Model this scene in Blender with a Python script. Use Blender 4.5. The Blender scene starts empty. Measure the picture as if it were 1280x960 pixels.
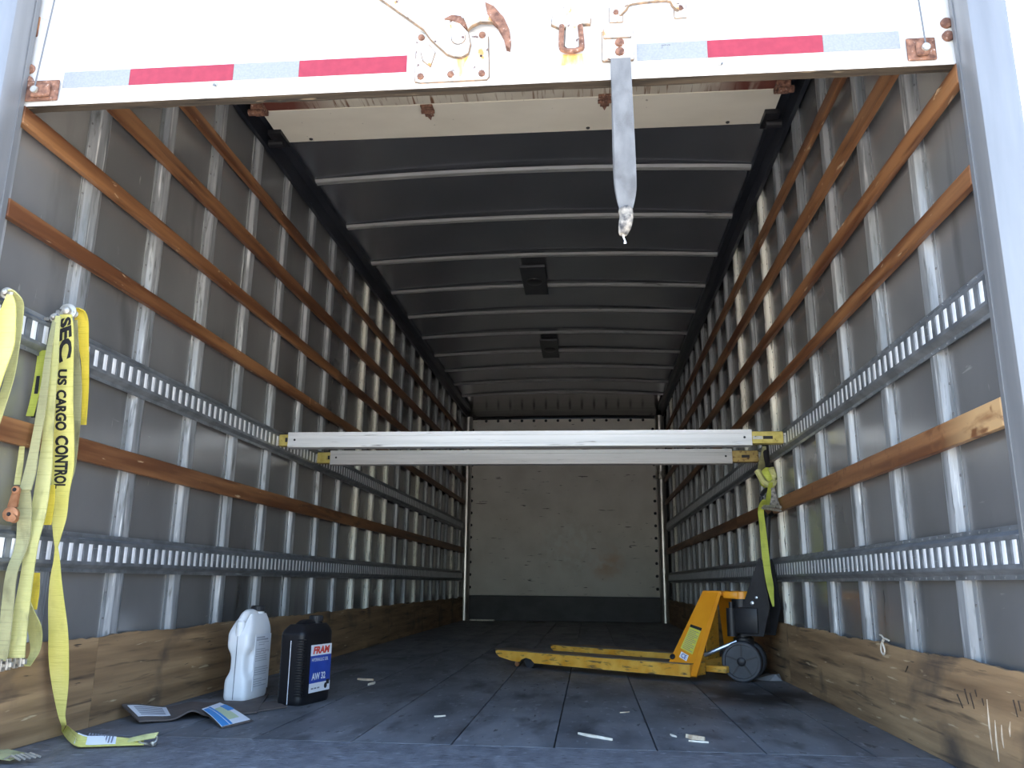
import bpy, bmesh, math, random
from mathutils import Vector, Matrix

random.seed(7)
scn = bpy.context.scene
COL = scn.collection

# ------------------------------------------------------------------ camera
cam_data = bpy.data.cameras.new('camera')
cam_data.sensor_fit = 'HORIZONTAL'; cam_data.sensor_width = 36.0
cam_data.lens = 1026.9 / 1280 * 36.0
cam_data.clip_start = 0.02; cam_data.clip_end = 500
cam = bpy.data.objects.new('camera', cam_data); COL.objects.link(cam)
yaw, pitch, roll = 0.0947, 0.2375, 0.0104
fw = Vector((-math.sin(yaw)*math.cos(pitch), math.cos(yaw)*math.cos(pitch), math.sin(pitch)))
rt = Vector((math.cos(yaw), math.sin(yaw), 0)); up = rt.cross(fw)
r2 = math.cos(roll)*rt + math.sin(roll)*up; u2 = -math.sin(roll)*rt + math.cos(roll)*up
cam.matrix_world = Matrix(((r2.x, u2.x, -fw.x, 0.315), (r2.y, u2.y, -fw.y, 0.0), (r2.z, u2.z, -fw.z, 0.457), (0, 0, 0, 1)))
scn.camera = cam

# ------------------------------------------------------------------ sky, sun, exposure
world = bpy.data.worlds.new('world'); scn.world = world; world.use_nodes = True
wt = world.node_tree; bgn = wt.nodes['Background']
sky = wt.nodes.new('ShaderNodeTexSky'); sky.sky_type = 'NISHITA'; sky.sun_disc = False
SUN_EL, SUN_AZ = math.radians(56), math.radians(25)     # azimuth from +Y towards +X
sky.sun_elevation = SUN_EL; sky.sun_rotation = SUN_AZ
sky.air_density = 1.0; sky.dust_density = 2.0; sky.ozone_density = 1.0
hz = wt.nodes.new('ShaderNodeHueSaturation'); hz.inputs['Saturation'].default_value = 1.05   # hazy summer sky
wt.links.new(sky.outputs[0], hz.inputs['Color']); wt.links.new(hz.outputs[0], bgn.inputs[0]); bgn.inputs[1].default_value = 0.44
sun_d = bpy.data.lights.new('sun', 'SUN'); sun_d.energy = 11.0; sun_d.angle = 0.0093; sun_d.color = (1.0, 0.93, 0.82)
sun = bpy.data.objects.new('sun', sun_d); COL.objects.link(sun)
sdir = Vector((math.sin(SUN_AZ)*math.cos(SUN_EL), math.cos(SUN_AZ)*math.cos(SUN_EL), math.sin(SUN_EL)))
sun.rotation_euler = sdir.to_track_quat('Z', 'Y').to_euler(); sun.location = (0, 0, 12)
scn.view_settings.view_transform = 'Standard'; scn.view_settings.look = 'None'
scn.view_settings.exposure = 1.38; scn.view_settings.gamma = 1.0; scn.view_settings.use_curve_mapping = False
scn.cycles.max_bounces = 16; scn.cycles.diffuse_bounces = 10; scn.cycles.glossy_bounces = 6

# ------------------------------------------------------------------ materials
def M(name, c1, c2=None, sc=(4, 4, 4), rough=0.55, metal=0.0, bump=0.0, bsc=None, layers=(), spec=0.5, lo=0.35, hi=0.65, rr=0.0, aniso_coord='Object'):
    m = bpy.data.materials.new(name); m.use_nodes = True
    nt = m.node_tree; N = nt.nodes; L = nt.links
    b = N['Principled BSDF']
    b.inputs['Roughness'].default_value = rough; b.inputs['Metallic'].default_value = metal
    b.inputs['Specular IOR Level'].default_value = spec
    if c2 is None and not layers and not bump:
        b.inputs['Base Color'].default_value = (*c1, 1); return m
    tc = N.new('ShaderNodeTexCoord'); oi = N.new('ShaderNodeObjectInfo')
    mul = N.new('ShaderNodeMath'); mul.operation = 'MULTIPLY'; mul.inputs[1].default_value = 37.0
    L.new(oi.outputs['Random'], mul.inputs[0])
    add = N.new('ShaderNodeVectorMath'); add.operation = 'ADD'
    L.new(tc.outputs['Object'], add.inputs[0]); L.new(mul.outputs[0], add.inputs[1])
    def noise(s, detail=5, dist=0.0):
        mp = N.new('ShaderNodeMapping'); mp.inputs['Scale'].default_value = s
        L.new(add.outputs[0], mp.inputs[0])
        n = N.new('ShaderNodeTexNoise'); n.inputs['Scale'].default_value = 1.0
        n.inputs['Detail'].default_value = detail; n.inputs['Distortion'].default_value = dist
        L.new(mp.outputs[0], n.inputs['Vector']); return n.outputs['Fac']
    def ramp(src, a, z):
        r = N.new('ShaderNodeMapRange'); r.inputs['From Min'].default_value = a; r.inputs['From Max'].default_value = z
        r.clamp = True; L.new(src, r.inputs['Value']); return r.outputs[0]
    def mix(f, a, bb):
        x = N.new('ShaderNodeMix'); x.data_type = 'RGBA'
        if isinstance(f, float): x.inputs['Factor'].default_value = f
        else: L.new(f, x.inputs['Factor'])
        if isinstance(a, tuple): x.inputs['A'].default_value = (*a, 1)
        else: L.new(a, x.inputs['A'])
        x.inputs['B'].default_value = (*bb, 1); return x.outputs['Result']
    cur = c1
    if c2 is not None: cur = mix(ramp(noise(sc), lo, hi), c1, c2)
    for ly in layers:
        col, s, a, z = ly[:4]
        f = ramp(noise(s, 6, 0.3), a, z)
        if len(ly) > 4:                      # a stain with its own place: centre, radius
            c, rad = ly[4]
            d = N.new('ShaderNodeVectorMath'); d.operation = 'DISTANCE'; d.inputs[1].default_value = c
            L.new(tc.outputs['Object'], d.inputs[0])
            g = ramp(d.outputs['Value'], rad, rad*0.35)
            mm = N.new('ShaderNodeMath'); mm.operation = 'MULTIPLY'; L.new(f, mm.inputs[0]); L.new(g, mm.inputs[1]); f = mm.outputs[0]
        cur = mix(f, cur, col)
    if isinstance(cur, tuple): b.inputs['Base Color'].default_value = (*cur, 1)
    else: L.new(cur, b.inputs['Base Color'])
    if rr:
        r = N.new('ShaderNodeMapRange'); r.inputs['To Min'].default_value = max(0.02, rough-rr); r.inputs['To Max'].default_value = rough+rr
        L.new(noise(tuple(v*0.7 for v in sc)), r.inputs['Value']); L.new(r.outputs[0], b.inputs['Roughness'])
    if bump:
        bp = N.new('ShaderNodeBump'); bp.inputs['Strength'].default_value = bump; bp.inputs['Distance'].default_value = 0.004
        L.new(noise(bsc or sc, 6), bp.inputs['Height']); L.new(bp.outputs[0], b.inputs['Normal'])
    return m

MT = {}
MT['shell'] = M('outer shell', (0.75, 0.75, 0.75))
MT['sheet'] = M('aluminium wall sheet', (0.225, 0.222, 0.218), (0.34, 0.336, 0.33), (3, 1.6, 1.1), rough=0.20, metal=0.5, rr=0.06,
                layers=[((0.46, 0.45, 0.43), (45, 45, 9), 0.71, 0.76), ((0.46, 0.45, 0.43), (40, 7, 45), 0.72, 0.77), ((0.07, 0.068, 0.066), (2, 5, 1.2), 0.60, 0.85)])
MT['stud'] = M('galvanised stud', (0.19, 0.20, 0.205), (0.38, 0.39, 0.395), (30, 30, 3), rough=0.5, metal=0.25, bump=0.25, bsc=(80, 80, 14),
               layers=[((0.13, 0.135, 0.13), (60, 60, 9), 0.58, 0.70), ((0.66, 0.67, 0.66), (70, 70, 4), 0.60, 0.70)])
MT['stud_pale'] = M('pale galvanised stud', (0.72, 0.70, 0.60), (0.88, 0.86, 0.76), (30, 30, 4), rough=0.6, metal=0.0,
               layers=[((0.08, 0.08, 0.07), (70, 70, 9), 0.645, 0.69), ((0.35, 0.34, 0.29), (60, 60, 10), 0.60, 0.72)])
MT['rivet'] = M('rivet', (0.20, 0.20, 0.20), rough=0.5, metal=0.6)
MT['slat'] = M('varnished wooden slat', (0.115, 0.042, 0.016), (0.29, 0.135, 0.054), (26, 0.9, 20), lo=0.40, hi=0.62, rough=0.5, bump=0.3, bsc=(60, 3, 50),
               layers=[((0.085, 0.030, 0.012), (36, 3, 30), 0.56, 0.70), ((0.60, 0.43, 0.26), (38, 9, 38), 0.68, 0.73), ((0.030, 0.016, 0.010), (16, 8, 30), 0.72, 0.78)])
MT['slat_bare'] = M('varnished slat with bare end', (0.115, 0.042, 0.016), (0.29, 0.135, 0.054), (26, 0.9, 20), lo=0.40, hi=0.62, rough=0.5, bump=0.3, bsc=(60, 3, 50),
               layers=[((0.105, 0.036, 0.014), (40, 4, 30), 0.60, 0.74), ((0.48, 0.30, 0.14), (12, 7, 26), 0.25, 0.48, ((1.26, 1.93, 0.85), 0.34)), ((0.16, 0.065, 0.025), (9, 16, 20), 0.56, 0.66)])
MT['track'] = M('weathered zinc track', (0.13, 0.14, 0.15), (0.23, 0.245, 0.26), (20, 14, 20), rough=0.42, metal=0.4,
                layers=[((0.42, 0.44, 0.45), (60, 10, 120), 0.66, 0.76)])
MT['tab'] = M('bright zinc slot tab', (0.76, 0.78, 0.80), (0.90, 0.91, 0.92), (40, 40, 20), rough=0.4, metal=0.2)
MT['kick'] = M('worn plywood kick board', (0.165, 0.098, 0.048), (0.40, 0.258, 0.132), (13, 1.4, 24), lo=0.30, hi=0.70, rough=0.7, bump=0.7, bsc=(30, 5, 30),
               layers=[((0.060, 0.038, 0.024), (14, 2.6, 46), 0.58, 0.74), ((0.50, 0.38, 0.23), (26, 6, 60), 0.665, 0.72), ((0.06, 0.045, 0.035), (6, 3.5, 5), 0.56, 0.76), ((0.03, 0.022, 0.016), (16, 7, 70), 0.69, 0.74)])
MT['kick_scratch'] = M('fresh scratch in plywood', (0.56, 0.46, 0.34), (0.40, 0.31, 0.21), (20, 40, 40), rough=0.8)
MT['kick_gouge'] = M('dark gouge in plywood', (0.045, 0.030, 0.020), rough=0.9)
MT['floor'] = M('dark worn deck board', (0.085, 0.091, 0.101), (0.175, 0.183, 0.196), (6, 2.2, 6), rough=0.55, bump=0.4, bsc=(30, 18, 30), rr=0.12,
                layers=[((0.25, 0.26, 0.28), (40, 16, 10), 0.60, 0.74), ((0.040, 0.042, 0.048), (8, 3, 5), 0.54, 0.72), ((0.035, 0.036, 0.04), (45, 12, 10), 0.64, 0.70), ((0.42, 0.42, 0.40), (90, 75, 10), 0.765, 0.79)])
MT['floor_stain'] = M('oil stained deck board', (0.085, 0.091, 0.101), (0.175, 0.183, 0.196), (6, 2.2, 6), rough=0.52, bump=0.4, bsc=(30, 18, 30), rr=0.12,
                layers=[((0.25, 0.26, 0.28), (40, 16, 10), 0.60, 0.74), ((0.040, 0.042, 0.048), (8, 3, 5), 0.54, 0.72), ((0.035, 0.036, 0.04), (45, 12, 10), 0.64, 0.70), ((0.010, 0.010, 0.012), (7, 5, 5), 0.30, 0.48, ((1.03, 3.78, 0), 0.42))])
MT['sill'] = M('scuffed steel sill', (0.13, 0.14, 0.158), (0.215, 0.228, 0.250), (25, 12, 8), rough=0.5, metal=0.25, bump=0.9, bsc=(70, 90, 60),
               layers=[((0.34, 0.36, 0.40), (22, 60, 20), 0.60, 0.70), ((0.05, 0.055, 0.065), (25, 70, 20), 0.60, 0.70)])
MT['roof'] = M('dark roof sheet', (0.27, 0.285, 0.315), (0.34, 0.355, 0.385), (2, 2, 2), rough=0.26, metal=0.80, rr=0.03)
MT['bow'] = M('roof bow metal', (0.42, 0.42, 0.405), (0.54, 0.54, 0.525), (4, 60, 60), rough=0.42, metal=0.45,
              layers=[((0.18, 0.18, 0.17), (8, 60, 60), 0.62, 0.72)])
MT['rail'] = M('dark top rail', (0.020, 0.022, 0.030), (0.042, 0.046, 0.058), (8, 2, 8), rough=0.4, metal=0.4,
               layers=[((0.16, 0.17, 0.18), (20, 6, 40), 0.68, 0.76)])
MT['nose'] = M('polished front radius', (0.24, 0.24, 0.24), (0.30, 0.30, 0.295), (2, 30, 30), rough=0.14, metal=0.92)
MT['backp'] = M('painted plywood bulkhead', (0.62, 0.59, 0.52), (0.72, 0.69, 0.62), (3, 3, 3), rough=0.5, bump=0.1,
                layers=[((0.05, 0.045, 0.04), (3.6, 5, 30), 0.69, 0.725), ((0.16, 0.145, 0.12), (9, 9, 40), 0.68, 0.74), ((0.62, 0.47, 0.34), (6, 5, 7), 0.40, 0.62, ((0.52, 10.6, 0.72), 0.26)), ((0.72, 0.72, 0.66), (14, 8, 14), 0.40, 0.62, ((0.05, 10.6, 0.92), 0.5))])
MT['backkick'] = M('dark bulkhead kick plate', (0.040, 0.038, 0.040), (0.065, 0.062, 0.064), (4, 4, 6), rough=0.55,
                   layers=[((0.4, 0.4, 0.38), (60, 60, 60), 0.77, 0.80)])
MT['black'] = M('black paint', (0.011, 0.011, 0.013), (0.020, 0.020, 0.023), (20, 20, 20), rough=0.42, spec=0.35)
MT['tube'] = M('steel corner tube', (0.50, 0.48, 0.45), (0.66, 0.64, 0.60), (20, 20, 3), rough=0.28, metal=0.85)
MT['door'] = M('white painted door', (0.56, 0.56, 0.545), (0.60, 0.60, 0.59), (3, 3, 3), rough=0.4,
               layers=[((0.42, 0.37, 0.30), (26, 26, 34), 0.71, 0.76), ((0.50, 0.33, 0.16), (7, 7, 2.0), 0.73, 0.80)])
MT['ply'] = M('weathered plywood edge', (0.024, 0.017, 0.010), (0.068, 0.049, 0.030), (3, 40, 60), rough=0.85, bump=0.6, bsc=(10, 80, 80),
              layers=[((0.012, 0.009, 0.006), (5, 60, 80), 0.58, 0.70), ((0.17, 0.13, 0.08), (9, 60, 120), 0.64, 0.72)])
MT['panel_in'] = M('beige inner door panel', (0.68, 0.625, 0.51), (0.75, 0.695, 0.575), (3, 6, 3), rough=0.55,
                   layers=[((0.30, 0.26, 0.20), (40, 30, 30), 0.70, 0.77)])
MT['panel_scr'] = M('rust streaked inner door panel', (0.48, 0.42, 0.33), (0.58, 0.53, 0.43), (5, 5, 5), rough=0.6,
                    layers=[((0.17, 0.085, 0.045), (75, 5, 10), 0.56, 0.70), ((0.15, 0.045, 0.03), (12, 5, 5), 0.25, 0.45, ((-1.10, 3.2, 2.54), 0.30)), ((0.15, 0.045, 0.03), (12, 5, 5), 0.25, 0.45, ((1.10, 3.2, 2.54), 0.30))])
MT['rust'] = M('rusty iron', (0.10, 0.045, 0.030), (0.27, 0.135, 0.085), (60, 60, 60), rough=0.85, bump=0.7, bsc=(150, 150, 150),
               layers=[((0.45, 0.38, 0.34), (120, 120, 120), 0.64, 0.70)])
MT['white_rust'] = M('white paint with rust', (0.47, 0.455, 0.425), (0.53, 0.52, 0.50), (20, 20, 20), rough=0.5,
                     layers=[((0.48, 0.23, 0.065), (28, 28, 20), 0.60, 0.68), ((0.10, 0.050, 0.035), (45, 45, 45), 0.64, 0.69)])
MT['rust_shade'] = M('dark rim of rust and shade', (0.10, 0.085, 0.075), (0.30, 0.20, 0.12), (50, 50, 50), rough=0.9)  # edge rust and contact shade put into one dark colour
MT['rust_run'] = M('orange rust run', (0.70, 0.35, 0.10), (0.80, 0.62, 0.40), (60, 60, 20), rough=0.8)
MT['tape_grey'] = M('silver reflective tape', (0.215, 0.225, 0.23), (0.255, 0.265, 0.27), (180, 180, 180), rough=0.35,
                    layers=[((0.10, 0.10, 0.10), (22, 22, 18), 0.70, 0.75)])
MT['tape_red'] = M('red reflective tape', (0.29, 0.024, 0.038), (0.25, 0.019, 0.032), (50, 50, 50), rough=0.35)
MT['post'] = M('aluminium door post', (0.20, 0.205, 0.21), (0.24, 0.245, 0.25), (20, 20, 2), rough=0.4, metal=0.4)
MT['web_grey'] = M('grey pull strap webbing', (0.115, 0.118, 0.12), (0.165, 0.168, 0.17), (30, 30, 14), rough=0.8, bump=0.3, bsc=(300, 300, 300),
                   layers=[((0.085, 0.085, 0.085), (14, 14, 9), 0.56, 0.70)])
MT['web_dirty'] = M('frayed end of strap', (0.36, 0.33, 0.28), (0.05, 0.05, 0.053), (60, 60, 60), rough=0.9, bump=0.6, bsc=(200, 200, 200))
def web(name, a, b_, dirt): return M(name, a, b_, (14, 14, 5), rough=0.7, bump=0.5, bsc=(30, 30, 330), layers=[(dirt, (26, 26, 11), 0.54, 0.76), (tuple(v*0.86 for v in a), (6, 6, 240), 0.54, 0.74)])
MT['web_bright'] = web('bright yellow webbing', (0.62, 0.57, 0.14), (0.70, 0.65, 0.21), (0.52, 0.47, 0.13))
MT['web_gold'] = web('golden yellow webbing', (0.68, 0.52, 0.04), (0.76, 0.60, 0.07), (0.40, 0.32, 0.05))
MT['web_pale'] = web('faded yellow webbing', (0.46, 0.445, 0.16), (0.56, 0.54, 0.24), (0.30, 0.29, 0.13))
MT['web_worn_shade'] = web('grimy and shaded yellow webbing', (0.30, 0.295, 0.15), (0.40, 0.39, 0.20), (0.17, 0.165, 0.085))  # grime plus the shade of folds and back layers, in the colour
MT['web_green'] = web('greenish yellow webbing', (0.40, 0.44, 0.05), (0.52, 0.56, 0.10), (0.26, 0.30, 0.05))
MT['ink'] = M('black ink', (0.012, 0.012, 0.014), rough=0.7)
MT['ink_grey'] = M('grey print', (0.20, 0.21, 0.24), rough=0.7)
MT['print_pale'] = M('faded print', (0.40, 0.42, 0.46), rough=0.7)
MT['zinc'] = M('zinc fitting', (0.40, 0.37, 0.31), (0.54, 0.51, 0.45), (60, 60, 60), rough=0.4, metal=0.6, layers=[((0.10, 0.09, 0.08), (70, 70, 70), 0.58, 0.66)])
MT['gold'] = M('yellow zinc plating', (0.42, 0.32, 0.075), (0.56, 0.44, 0.13), (30, 30, 30), rough=0.38, metal=0.6, layers=[((0.14, 0.10, 0.03), (50, 50, 50), 0.62, 0.72)])
MT['gold_rust'] = M('browned zinc plating', (0.30, 0.19, 0.06), (0.42, 0.30, 0.10), (30, 30, 30), rough=0.5, metal=0.5, layers=[((0.10, 0.045, 0.02), (50, 50, 50), 0.56, 0.68)])
MT['beam'] = M('scuffed aluminium beam', (0.54, 0.545, 0.55), (0.66, 0.66, 0.66), (1.5, 30, 40), rough=0.45, metal=0.2,
               layers=[((0.20, 0.19, 0.18), (5, 90, 110), 0.665, 0.72)])
MT['beam2'] = M('dull aluminium beam', (0.42, 0.41, 0.39), (0.52, 0.51, 0.49), (1.5, 30, 40), rough=0.5, metal=0.2,
               layers=[((0.18, 0.16, 0.14), (5, 90, 110), 0.66, 0.72)])
MT['orange'] = M('orange enamel', (0.74, 0.27, 0.010), (0.82, 0.33, 0.016), (8, 8, 8), rough=0.35,
                 layers=[((0.20, 0.08, 0.02), (30, 30, 30), 0.72, 0.78)])
MT['orange_worn'] = M('worn orange enamel', (0.70, 0.31, 0.022), (0.84, 0.48, 0.08), (14, 14, 14), rough=0.5, bump=0.2,
                 layers=[((0.16, 0.10, 0.04), (16, 22, 60), 0.57, 0.68), ((0.05, 0.035, 0.025), (18, 40, 60), 0.68, 0.74)])
MT['fork_top'] = M('scuffed fork top', (0.34, 0.20, 0.06), (0.13, 0.110, 0.090), (8, 22, 22), rough=0.5, lo=0.35, hi=0.55)
MT['tyre'] = M('dark grey wheel', (0.030, 0.032, 0.038), (0.048, 0.050, 0.058), (20, 20, 20), rough=0.55)
MT['steel'] = M('bright steel', (0.62, 0.66, 0.72), rough=0.28, metal=0.85)
MT['lbl_yellow'] = M('yellow green warning label', (0.62, 0.58, 0.06), (0.68, 0.64, 0.10), (20, 20, 20), rough=0.5)
MT['lbl_white'] = M('white label', (0.78, 0.80, 0.83), rough=0.5)
MT['lbl_blue'] = M('blue label', (0.020, 0.060, 0.34), (0.028, 0.075, 0.40), (20, 20, 20), rough=0.45)
MT['lbl_cyan'] = M('light blue print', (0.03, 0.26, 0.62), rough=0.5)
MT['lbl_green'] = M('pale green print', (0.55, 0.62, 0.38), rough=0.5)
MT['lbl_red'] = M('red print', (0.72, 0.06, 0.03), rough=0.5)
MT['jug_white'] = M('white plastic', (0.78, 0.79, 0.79), (0.84, 0.85, 0.85), (8, 8, 8), rough=0.42, layers=[((0.48, 0.45, 0.38), (26, 26, 26), 0.68, 0.78)])
MT['jug_black'] = M('black plastic', (0.010, 0.010, 0.012), rough=0.42, spec=0.3)
MT['mat_brown'] = M('worn brown board', (0.085, 0.068, 0.060), (0.135, 0.110, 0.096), (10, 10, 10), rough=0.75, bump=0.3, layers=[((0.13, 0.11, 0.10), (30, 12, 30), 0.62, 0.76)])
MT['wood_chip'] = M('pale wood splinter', (0.62, 0.55, 0.42), (0.76, 0.70, 0.58), (60, 10, 60), rough=0.8)
MT['wood_chip2'] = M('tan wood chip', (0.46, 0.32, 0.20), (0.66, 0.54, 0.38), (40, 40, 40), rough=0.8)
MT['cord'] = M('pale string', (0.62, 0.56, 0.46), rough=0.9)
MT['cable'] = M('grey steel cable', (0.16, 0.165, 0.17), rough=0.5, metal=0.4)
MT['copper'] = M('rusted orange ratchet', (0.30, 0.125, 0.055), (0.42, 0.20, 0.10), (50, 50, 50), rough=0.5, metal=0.35, layers=[((0.08, 0.045, 0.03), (60, 60, 60), 0.62, 0.70)])
MT['lens'] = M('dark lamp lens', (0.022, 0.022, 0.024), rough=0.35)
MT['lamp_plate'] = M('dark lamp plate', (0.040, 0.043, 0.048), (0.055, 0.058, 0.063), (10, 10, 10), rough=0.5)
MT['concrete'] = M('concrete yard', (0.43, 0.40, 0.36), (0.52, 0.49, 0.44), (0.6, 0.6, 0.6), rough=0.9)

# ------------------------------------------------------------------ mesh helpers
class MB:
    def __init__(s): s.v = []; s.f = []
    def add(s, vs, fs):
        o = len(s.v); s.v += [tuple(p) for p in vs]; s.f += [tuple(i+o for i in f) for f in fs]; return s
    def box(s, a, b):
        x0, y0, z0 = a; x1, y1, z1 = b
        return s.add([(x0,y0,z0),(x1,y0,z0),(x1,y1,z0),(x0,y1,z0),(x0,y0,z1),(x1,y0,z1),(x1,y1,z1),(x0,y1,z1)],
              [(0,3,2,1),(4,5,6,7),(0,1,5,4),(1,2,6,5),(2,3,7,6),(3,0,4,7)])
    def hexa(s, bot, top):       # 4 bottom + 4 top corners
        return s.add(list(bot)+list(top), [(0,3,2,1),(4,5,6,7),(0,1,5,4),(1,2,6,5),(2,3,7,6),(3,0,4,7)])
    def bevbox(s, a, b, r):
        bm = bmesh.new(); t = MB().box(a, b)
        vs = [bm.verts.new(p) for p in t.v]
        for f in t.f: bm.faces.new([vs[i] for i in f])
        bmesh.ops.bevel(bm, geom=bm.edges[:], offset=r, segments=2, affect='EDGES', profile=0.5)
        bm.verts.index_update(); s.add([v.co[:] for v in bm.verts], [[v.index for v in f.verts] for f in bm.faces]); bm.free(); return s
    def cyl(s, p0, p1, r0, r1=None, n=16, caps=True):
        r1 = r0 if r1 is None else r1
        p0, p1 = Vector(p0), Vector(p1); d = (p1-p0).normalized()
        a = d.orthogonal().normalized(); b = d.cross(a)
        vs = []
        for p, r in ((p0, r0), (p1, r1)):
            for i in range(n):
                t = 2*math.pi*i/n; vs.append(p + r*(math.cos(t)*a + math.sin(t)*b))
        fs = [(i, (i+1) % n, n+(i+1) % n, n+i) for i in range(n)]
        if caps: fs += [tuple(range(n-1, -1, -1)), tuple(range(n, 2*n))]
        return s.add(vs, fs)
    def lathe(s, p, axis, prof, n=28):    # prof: (distance along axis, radius)
        p = Vector(p); d = Vector(axis).normalized(); a = d.orthogonal().normalized(); b = d.cross(a); vs = []
        for h, r in prof:
            for i in range(n):
                t = 2*math.pi*i/n; vs.append(p + d*h + r*(math.cos(t)*a+math.sin(t)*b))
        fs = []
        for k in range(len(prof)-1):
            for i in range(n): fs.append((k*n+i, k*n+(i+1) % n, (k+1)*n+(i+1) % n, (k+1)*n+i))
        fs += [tuple(range(n-1, -1, -1)), tuple(range((len(prof)-1)*n, len(prof)*n))]
        return s.add(vs, fs)
    def tube(s, pts, r, n=8):
        pts = [Vector(p) for p in pts]; vs = []; fs = []
        ref = Vector((0.123, 0.456, 0.88)).normalized()
        for i, p in enumerate(pts):
            d = (pts[min(i+1, len(pts)-1)]-pts[max(i-1, 0)]).normalized()
            a = d.cross(ref).normalized(); b = d.cross(a)
            rr = r[i] if isinstance(r, (list, tuple)) else r
            for k in range(n):
                t = 2*math.pi*k/n; vs.append(p + rr*(math.cos(t)*a+math.sin(t)*b))
        for i in range(len(pts)-1):
            for k in range(n): fs.append((i*n+k, i*n+(k+1) % n, (i+1)*n+(k+1) % n, (i+1)*n+k))
        fs += [tuple(range(n-1, -1, -1)), tuple(range((len(pts)-1)*n, len(pts)*n))]
        return s.add(vs, fs)
    def prism(s, poly, o, u, v, w):       # polygon (a,b) -> o+a*u+b*v, extruded by w
        o, u, v, w = Vector(o), Vector(u), Vector(v), Vector(w); n = len(poly)
        vs = [o+a*u+b*v for a, b in poly]; vs += [p+w for p in vs]
        return s.add(vs, [tuple(range(n-1, -1, -1)), tuple(range(n, 2*n))] + [(i, (i+1) % n, n+(i+1) % n, n+i) for i in range(n)])
    def sheet(s, grid, th, nrm=None):     # grid of points -> thin solid
        R, Cn = len(grid), len(grid[0]); P = [[Vector(p) for p in row] for row in grid]
        top, bot = [], []
        for i in range(R):
            for j in range(Cn):
                du = P[min(i+1, R-1)][j]-P[max(i-1, 0)][j]; dv = P[i][min(j+1, Cn-1)]-P[i][max(j-1, 0)]
                nn = du.cross(dv)
                nn = nn.normalized() if nn.length > 1e-9 else Vector((0, 0, 1))
                top.append(P[i][j]+nn*th/2); bot.append(P[i][j]-nn*th/2)
        n = R*Cn; fs = []
        ix = lambda i, j: i*Cn+j
        for i in range(R-1):
            for j in range(Cn-1):
                fs.append((ix(i,j), ix(i+1,j), ix(i+1,j+1), ix(i,j+1)))
                fs.append((n+ix(i,j), n+ix(i,j+1), n+ix(i+1,j+1), n+ix(i+1,j)))
        for i in range(R-1):
            fs.append((ix(i,0), n+ix(i,0), n+ix(i+1,0), ix(i+1,0))); fs.append((ix(i,Cn-1), ix(i+1,Cn-1), n+ix(i+1,Cn-1), n+ix(i,Cn-1)))
        for j in range(Cn-1):
            fs.append((ix(0,j), ix(0,j+1), n+ix(0,j+1), n+ix(0,j))); fs.append((ix(R-1,j), n+ix(R-1,j), n+ix(R-1,j+1), ix(R-1,j+1)))
        return s.add(top+bot, fs)
    def build(s, name, mat, parent=None, smooth=False, fix=True):
        me = bpy.data.meshes.new(name); me.from_pydata(s.v, [], s.f)
        if fix:
            bm = bmesh.new(); bm.from_mesh(me); bmesh.ops.recalc_face_normals(bm, faces=bm.faces[:]); bm.to_mesh(me); bm.free()
        if smooth:
            for p in me.polygons: p.use_smooth = True
            try: me.set_sharp_from_angle(angle=math.radians(35))
            except Exception: pass
        me.materials.append(mat if not isinstance(mat, str) else MT[mat])
        o = bpy.data.objects.new(name, me); COL.objects.link(o)
        if parent is not None: o.parent = parent
        return o

def catmull(pts, n=6):
    P = [Vector(p) for p in pts]; out = []
    for i in range(len(P)-1):
        p0, p1, p2, p3 = P[max(i-1,0)], P[i], P[i+1], P[min(i+2,len(P)-1)]
        for k in range(n):
            t = k/n
            out.append(0.5*((2*p1)+(-p0+p2)*t+(2*p0-5*p1+4*p2-p3)*t*t+(-p0+3*p1-3*p2+p3)*t**3))
    out.append(P[-1]); return out

def empty(name, label=None, cat=None, loc=(0,0,0), rz=0, group=None, kind=None):
    o = bpy.data.objects.new(name, None); COL.objects.link(o); o.location = loc; o.rotation_euler = (0, 0, rz); o.empty_display_size = 0.1
    return tag(o, label, cat, group, kind)
def tag(o, label=None, cat=None, group=None, kind=None):
    if label: o['label'] = label
    if cat: o['category'] = cat
    if group: o['group'] = group
    if kind: o['kind'] = kind
    return o
def struct(o, label): o['kind'] = 'structure'; o['label'] = label; return o
def copy_at(o, loc, parent=None):
    c = o.copy(); COL.objects.link(c); c.location = loc
    if parent is not None: c.parent = parent
    for ch in o.children:
        k = ch.copy(); COL.objects.link(k); k.parent = c
    return c

def text_mesh(txt, bold=0.0, shear=0.0, space=1.0):
    cu = bpy.data.curves.new('lettering', 'FONT'); cu.body = txt; cu.offset = bold; cu.shear = shear; cu.space_character = space
    cu.resolution_u = 3
    o = bpy.data.objects.new('lettering', cu); COL.objects.link(o)
    dg = bpy.context.evaluated_depsgraph_get(); dg.update()
    me = bpy.data.meshes.new_from_object(o.evaluated_get(dg))
    vs = [v.co.copy() for v in me.vertices]; fs = [tuple(p.vertices) for p in me.polygons]
    bpy.data.objects.remove(o); bpy.data.curves.remove(cu); bpy.data.meshes.remove(me)
    x0, x1 = min(v.x for v in vs), max(v.x for v in vs); y0, y1 = min(v.y for v in vs), max(v.y for v in vs)
    return [((v.x-x0)/(x1-x0), (v.y-y0)/(y1-y0)) for v in vs], fs
def flat_text(txt, o, u, v, name, mat, parent, bold=0.02, shear=0.0):
    """letters filling the rectangle o, o+u, o+v"""
    vs, fs = text_mesh(txt, bold, shear); o, u, v = Vector(o), Vector(u), Vector(v)
    return MB().add([o+a*u+b*v for a, b in vs], fs).build(name, mat, parent, fix=False)

HW = 1.273          # half width between stud faces
SHEET = 1.295
Y0, Y1 = 1.95, 10.62
S = 0.4064
ZR = 2.66           # roof at the walls

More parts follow.
